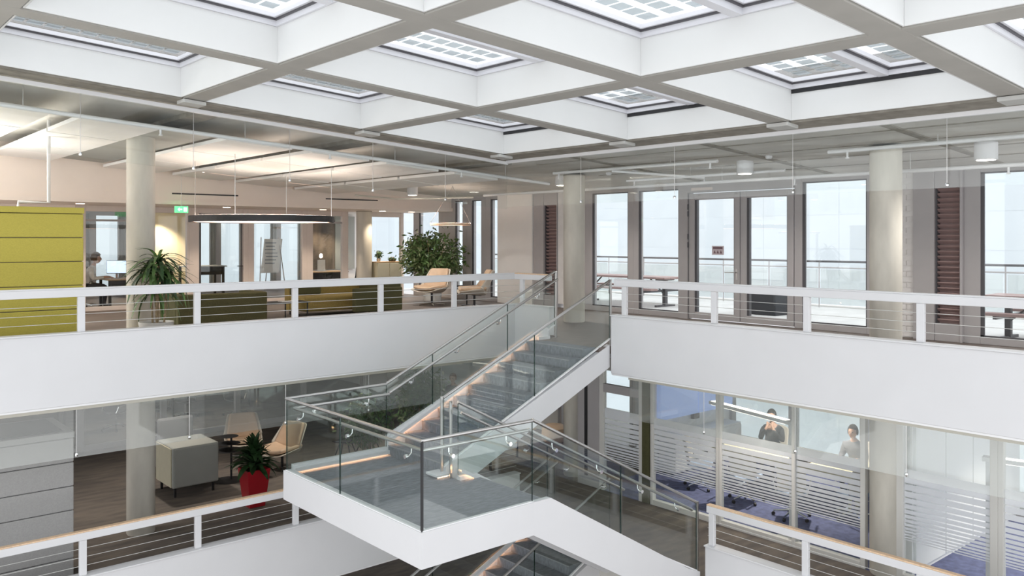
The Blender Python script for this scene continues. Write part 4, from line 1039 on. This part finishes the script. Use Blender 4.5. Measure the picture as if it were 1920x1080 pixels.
solo(MB().box(8.25, 8.55, 17.15, 17.36, .385, .395), 'magazine', 'paper', 'white magazine on the low dark coffee table', 'magazine', (8.4, 17.25, .385))
def lounge_chair(label, loc, rotz, base='star', scale=1):
    """wing lounge chair facing local +X"""
    t = thing('lounge_chair', label, 'armchair', loc, 'tan lounge chairs', rotz, local=True); t.scale = (scale,)*3
    def shell(u, v, off=0):
        a = (u-.5)*2
        if v < .5:
            q = v/.5; x = .42-.72*q; z = .40-.06*q+.16*abs(a)**2.5*(.4+q); y = a*(.40+.03*q)
        else:
            q = (v-.5)/.5; x = -.30-.22*q+.22*abs(a)**2*(1-q*.5); z = .36+.62*q+.16*abs(a)**2.5*1.2*(1-q); y = a*(.43-.10*q)
        return (x, y, z+off)
    part(MB().grid(lambda u, v: shell(u, v, -.03), 12, 16), 'shell', 'shell_cream', t, smooth=True, solid=.03, subd=1)
    def cush(u, v):
        p = shell(.08+.84*u, .02+.46*v); return (p[0], p[1], p[2]+.06)
    part(MB().grid(cush, 8, 8), 'seat_cushion', 'leather_tan', t, smooth=True, solid=.09, subd=1)
    def bcush(u, v):
        p = shell(.08+.84*u, .54+.44*v); return (p[0]+.06, p[1], p[2]+.01)
    part(MB().grid(bcush, 8, 8), 'back_cushion', 'leather_tan', t, smooth=True, solid=.07, subd=1)
    part(MB().tube([(0, 0, .32), (0, 0, .05)], .03, 10), 'column', 'dark_metal', t)
    for k in range(4):
        a = PI/4+k*PI/2
        part(MB().tube([(0, 0, .06), (.34*math.cos(a), .34*math.sin(a), .02)], .018, 6), 'leg', 'chrome', t)
    return t
l0 = lounge_chair('tan winged lounge chair facing left under the ficus', (13.05, 18.35, 0), R(200))
dup(l0, (13.45, 17.05, 0), R(150), 'tan lounge chair seen from the side next to the far windows')
dup(l0, (8.25, 17.15, F1), R(200), 'cream lounge chair beside the red planter on the lower floor', 'tan lounge chairs')
dup(l0, (8.0, 18.6, F1), R(250), 'cream lounge chair farther back behind the red planter')
st = thing('side_table', 'small dark side table between the tan lounge chairs', 'table', (13.75, 17.75, 0))
part(MB().lathe([(.26, .50), (.27, .51), (.26, .525)], 24, 13.75, 17.75), 'table_top', 'black_plastic', st); part(MB().lathe([(.16, 0), (.16, .015), (.018, .03), (.018, .5)], 16, 13.75, 17.75), 'pedestal', 'dark_metal', st)
cab = thing('sideboard', 'sage green cabinet with wooden top and small plants beside the ficus', 'cabinet', (13.65, 21.5, 0))
part(MB().box(13.2, 14.05, 21.3, 21.7, .05, 1.06), 'body', 'cabinet_cream', cab, bevel=.006)
for i in range(2): part(MB().box(13.22+.415*i, 13.615+.415*i, 21.28, 21.3, .08, 1.04), 'door', 'cabinet_sage', cab, bevel=.004)
part(MB().box(13.18, 14.07, 21.28, 21.72, 1.06, 1.085), 'worktop', 'wood_desk', cab)
# ------------------------------------------------------------------ plants
def leaf_mesh(L, W, droop, n=6, fold=.25, mt='leaf_mid', name='leaf'):
    mb = MB(); v = []
    for i in range(n+1):
        q = i/n; x = L*(q-.12*droop*q*q); z = L*(.55*q-droop*q*q); wd = W*math.sin(PI*min(.97, q*.92+.06))**.7
        v += [(x, -wd, z+fold*wd), (x, 0, z), (x, wd, z+fold*wd)]
    f = []
    for i in range(n):
        for k_ in range(2): f.append((i*3+k_, i*3+k_+1, i*3+k_+4, i*3+k_+3))
    return mb.add(v, f).mesh(name, mt, True)
def pot(t, x, y, z, r0, r1, h, mt, square=False, org=True):
    if square:
        v = []
        for (r_, zz) in ((r0, z), (r1, z+h), (r1-.03, z+h), (r1-.04, z+h-.05)):
            v += [(x-r_, y-r_, zz), (x+r_, y-r_, zz), (x+r_, y+r_, zz), (x-r_, y+r_, zz)]
        f = [(0, 3, 2, 1)]+[(a*4+k_, a*4+(k_+1) % 4, a*4+4+(k_+1) % 4, a*4+4+k_) for a in range(3) for k_ in range(4)]+[(12, 13, 14, 15)]
        p = part(MB().add(v, f), 'pot', mt, t, bevel=.008)
    else:
        p = part(MB().lathe([(r0, z), (r1, z+h), (r1-.02, z+h), (r1-.03, z+h-.04)], 28, x, y), 'pot', mt, t, smooth=True)
    s_ = r1-.035
    part(MB().lathe([(s_, z+h-.07), (s_*.9, z+h-.03)], 12, x, y), 'soil', 'soil', t)
def crown(t, x, y, z, me_list, n, e0, e1, rnd, s0=.8, s1=1.15):
    for i in range(n):
        a = i*2.39996+rnd.uniform(-.2, .2); el = e0+(e1-e0)*(i/(n-1)); s_ = rnd.uniform(s0, s1)
        inst(rnd.choice(me_list), 'leaf', t, (x, y, z+.04*(i/n)), (0, -el, a), (s_, s_, s_))
rnd = random.Random(5)
dl = [leaf_mesh(.50, .03, d, mt=mt_) for d in (.8, 1.05, 1.3) for mt_ in ('leaf_dark', 'leaf_mid')]
dr = thing('potted_dracaena', 'potted dracaena with arching leaves and cane stems before the column', 'plant', (4.62, 14.12, 0), 'potted plants')
pot(dr, 4.62, 14.12, 0, .2, .27, .42, 'pot_white')
for (dx, dy, h, n) in ((-.08, .0, 1.16, 38), (.05, .04, 1.32, 38), (.16, -.03, 1.08, 36), (-.02, -.06, .86, 22)):
    part(MB().tube([(4.62+dx*.7, 14.12+dy, .38), (4.62+dx*.85, 14.12+dy, h*.6), (4.62+dx, 14.12+dy, h)], .016, 7), 'stem', 'bark', dr)
    crown(dr, 4.62+dx, 14.12+dy, h, dl, n, R(-25), R(48), rnd)
def planter_red():
    t = thing('potted_plant', 'dark leafy plant in a tall tapered red planter on the lower floor', 'plant', (6.75, 15.2, F1), 'potted plants')
    pot(t, 6.75, 15.2, F1, .15, .225, .70, 'red_lacquer', square=True)
    ml = [leaf_mesh(.46, .055, d, mt='leaf_dark') for d in (.3, .5, .7)]
    part(MB().tube([(6.75, 15.2, F1+.6), (6.75, 15.2, F1+.95)], .02, 7), 'stem', 'bark', t)
    r_ = random.Random(2)
    crown(t, 6.75, 15.2, F1+.74, ml, 44, R(-30), R(40), r_, .8, 1.2); crown(t, 6.75, 15.2, F1+.92, ml, 36, R(-5), R(62), r_, .7, 1.0)
planter_red()
def ficus(label, x, y, z, r, h0, h1, n, mt, pr=.25, ph=.4, pmt='pot_white', seed=1, leafL=.10, trunks=5, group='potted plants'):
    t = thing('potted_ficus', label, 'plant', (x, y, z), group)
    pot(t, x, y, z, pr*.8, pr, ph, pmt)
    rn = random.Random(seed); cz = z+(h0+h1)/2; rz_ = (h1-h0)/2
    for k_ in range(trunks):
        a = 2*PI*k_/trunks; rr = r*.55
        part(MB().tube([(x+.05*math.cos(a), y+.05*math.sin(a), z+ph-.06), (x+rr*.4*math.cos(a), y+rr*.4*math.sin(a), z+h0+.1), (x+rr*math.cos(a), y+rr*math.sin(a), z+h1-.3*rz_)], .014, 6, taper=[1.2, .9, .4]), 'branch', 'bark', t)
    mb = MB()
    cl = [(rn.uniform(-1, 1), rn.uniform(-1, 1), rn.uniform(-1, 1)) for _ in range(70)]
    cl = [c_ for c_ in cl if c_[0]**2+c_[1]**2+abs(c_[2])**3 < 1.1]
    for i in range(n):
        c_ = rn.choice(cl)
        p = Vector((x+(c_[0]*.8+rn.gauss(0, .2))*r, y+(c_[1]*.8+rn.gauss(0, .2))*r, cz+(c_[2]*.8+rn.gauss(0, .2))*rz_))
        d = Vector((rn.gauss(0, 1), rn.gauss(0, 1), rn.gauss(-.7, .6))).normalized(); s_ = d.cross(Vector((rn.gauss(0, 1), rn.gauss(0, 1), rn.gauss(0, 1)))).normalized()
        L_ = leafL*rn.uniform(.7, 1.3); wd = L_*.16
        mb.add([p, p+d*L_*.45+s_*wd, p+d*L_, p+d*L_*.45-s_*wd], [(0, 1, 2, 3)], i % 2)
    part(mb, 'foliage', [mt, 'leaf_mid'], t, kind='stuff')
    return t
ficus('large bushy ficus between the sage cabinet and the windows', 14.1, 19.8, 0, .82, .6, 2.02, 3800, 'leaf_olive', .3, .45, seed=4, leafL=.17)
ficus('small round potted plant on the sage cabinet', 13.38, 21.5, 1.085, .12, .1, .34, 260, 'leaf_dark', .06, .09, 'pot_beige', 9, .07, 2)
ficus('low dark plant bowl on the sage cabinet', 13.85, 21.5, 1.085, .14, .03, .13, 260, 'leaf_dark', .12, .06, 'soil', 10, .06, 2)
ficus('tall leafy plant under the stair beside the round table', 10.9, 15.7, F1, .55, .8, 2.05, 2200, 'leaf_olive', .25, .4, 'pot_beige', 11, .15)
ficus('bushy green plant in a dark pot under the stair', 10.35, 14.6, F1, .36, .55, 1.1, 1300, 'leaf_mid', .22, .5, 'black_plastic', 12, .15)
ficus('loose leafy plant left of the black chairs under the stair', 9.4, 15.6, F1, .5, .7, 1.75, 1500, 'leaf_olive', .22, .4, 'pot_beige', 13, .15)
ficus('small shrub near the floor behind the landing', 9.55, 14.5, F1, .3, .35, .75, 700, 'leaf_olive', .2, .3, 'pot_beige', 14, .12)
ficus('leafy plant in a beige pot at the bottom level beneath the stair', 11.2, 13.6, F0, .4, .8, 1.5, 900, 'leaf_mid', .3, .6, 'pot_beige', 15, .15)
# ------------------------------------------------------------------ lower left furniture
gc = thing('storage_cabinet', 'grey and cream cabinet on black legs beside the lower column', 'cabinet', (6.2, 16.9, F1))
part(MB().box(5.72, 6.62, 16.55, 17.5, F1+.19, F1+.97), 'body', 'cabinet_grey', gc, bevel=.03)
part(MB().box(5.70, 5.72, 16.6, 17.45, F1+.21, F1+.95), 'side_panel', 'cabinet_cream', gc, bevel=.006)
part(MB().box(5.76, 6.58, 16.54, 16.55, F1+.22, F1+.94), 'front_panel', 'cabinet_grey', gc, bevel=.004)
for (x, y) in ((5.8, 16.65), (6.54, 16.65), (5.8, 17.4), (6.54, 17.4)): part(MB().box(x-.02, x+.02, y-.02, y+.02, F1, F1+.19), 'leg', 'black_plastic', gc)
hb_ = thing('high_back_armchair', 'grey high-backed armchair behind the grey cabinet', 'armchair', (6.35, 18.6, F1))
part(MB().box(6.0, 6.75, 18.25, 18.35, F1+.2, F1+1.22), 'backrest', 'fabric_grey', hb_, bevel=.08); part(MB().box(6.0, 6.75, 18.35, 19.0, F1+.2, F1+.46), 'seat', 'fabric_grey', hb_, bevel=.05)
for s in (6.03, 6.72): part(MB().box(s-.04, s+.04, 18.3, 19.0, F1+.2, F1+.66), 'armrest', 'fabric_grey', hb_, bevel=.03)
for (x, y) in ((6.08, 18.35), (6.68, 18.35), (6.08, 18.95), (6.68, 18.95)): part(MB().box(x-.015, x+.015, y-.015, y+.015, F1, F1+.2), 'leg', 'dark_metal', hb_)
ts = thing('tiered_stand', 'black tiered stand with three thin discs beside the red planter', 'stand', (7.1, 17.1, F1))
part(MB().tube([(7.1, 17.1, F1), (7.1, 17.1, F1+.92)], .022, 8), 'pole', 'black_plastic', ts)
for (z, r_) in ((.0, .3), (.62, .30), (.76, .24), (.9, .2)): part(MB().lathe([(r_*.7, F1+z), (r_, F1+z+.012), (r_*.7, F1+z+.02)], 20, 7.1-.06, 17.1), 'disc', 'black_plastic', ts)
# back partition of the lower left floor
o = sthing('wall_lower_back', 'glazed partition with dark frames at the back of the lower left floor', (5, 21.7, F1))
for x in (3.2, 5.3, 7.2, 9.1, 11.0, 12.9): part(MB().box(x, x+.14, 21.64, 21.76, F1, -.44), 'mullion', 'frame_taupe', o, bevel=.006)
part(MB().box(-2, 13, 21.65, 21.75, F1, F1+.12), 'sill', 'frame_taupe', o)
for (x0, x1) in ((3.34, 5.3), (5.44, 7.2), (7.34, 9.1), (9.24, 11.0), (11.14, 12.9)): part(MB().box(x0, x1, 21.69, 21.71, F1+.12, -.5), 'pane', 'glass_clear', o)
m = MB(); m.box(-2, 15.3, 27.6, 27.7, F1, -.44)
struct(m, 'wall_lower_rear', 'cabinet_grey', 'grey rear wall of the lower left floor')
m = MB(); m.box(12.94, 15.2, 21.6, 21.72, F1, -.44)
wv = struct(m, 'wall_lower_white', 'cabinet_white', 'white wall with cupboard doors beneath the stair head')
for i in range(3): 
    d = part(MB().box(13.0+i*.72, 13.68+i*.72, 21.57, 21.6, F1+.1, -.7), 'cupboard_door', 'cabinet_white', wv, bevel=.006)
    part(MB().box(13.06+i*.72, 13.09+i*.72, 21.55, 21.57, F1+1.7, F1+1.85), 'handle', 'black_plastic', d)
m = MB(); m.box(XW-.1, XW+.1, 15.7, 28, F1, -.44); struct(m, 'wall_lower_right', 'cabinet_white', 'pale outer wall of the lower floor behind the stair')
XB = XW
for i in range(3): meet_window(12.0+i*1.23, 13.2+i*1.23, '%s lower window beyond the meeting room door' % ORD[i])
for i, (x, y, rz) in enumerate(((6.7, 23.6, .4), (7.6, 23.2, 2.0), (8.6, 23.9, 3.3), (9.8, 23.3, 1.0))):
    c = office_chair('x', (x, y, F1), rz, 'black_plastic', 'black_plastic', 'dark office chairs') if i == 0 else dup(c, (x, y, F1), rz)
    c['label'] = 'dark swivel chair behind the lower back glass, %s from the left' % ORD[i]
desk('long pale desk behind the lower back glass on the left', 5.6, 8.0, 24.4, 25.2, F1, 'cabinet_cream')
desk('long pale desk behind the lower back glass on the right', 8.4, 10.8, 24.4, 25.2, F1, 'cabinet_cream')
sofa = thing('dark_sofa', 'dark sofa under the red-haired person beneath the stair', 'sofa', (13.8, 18.3, F1))
part(MB().box(13.3, 14.4, 17.4, 19.2, F1+.15, F1+.45), 'seat', 'cloth_dark', sofa, bevel=.05); part(MB().box(14.1, 14.4, 17.4, 19.2, F1+.40, F1+.85), 'backrest', 'cloth_dark', sofa, bevel=.06)
for (x, y) in ((13.4, 17.5), (14.3, 17.5), (13.4, 19.1), (14.3, 19.1)): part(MB().tube([(x, y, F1), (x, y, F1+.16)], .02, 8), 'leg', 'dark_metal', sofa)
rt = thing('round_table', 'round wooden table under the stair beside the dark sofa', 'table', (12.6, 17.3, F1))
part(MB().lathe([(.5, F1+.70), (.52, F1+.715), (.5, F1+.73)], 32, 12.6, 17.3), 'table_top', 'wood_desk', rt); part(MB().lathe([(.25, F1), (.25, F1+.02), (.03, F1+.04), (.03, F1+.7)], 20, 12.6, 17.3), 'pedestal', 'dark_metal', rt)
for i, (x, y, rz, lab) in enumerate(((12.2, 16.6, 1.1, 'black shell chair at the round table under the stair'), (9.6, 16.8, 2.2, 'black shell chair under the landing, left one'), (10.3, 17.0, 2.0, 'black shell chair under the landing, right one'))):
    dup(b0, (x, y, F1), rz, lab)
rr = thing('low_table', 'dark table with brown top beneath the lower stair flight', 'table', (12.2, 14.4, F1))
part(MB().box(11.5, 12.9, 14.1, 14.7, F1+.7, F1+.73), 'table_top', 'wood_desk', rr); 
for x in (11.6, 12.8):
    for y in (14.15, 14.65): part(MB().box(x-.02, x+.02, y-.02, y+.02, F1, F1+.7), 'leg', 'dark_metal', rr)
solo(MB().lathe([(.26, F1), (.31, F1+.06), (.32, F1+.2), (.30, F1+.34), (.22, F1+.40)], 28, 14.5, 15.2), 'pouf', 'leather_tan', 'round orange pouf seen under the upper stair flight', 'pouf', (14.5, 15.2, F1), smooth=True)
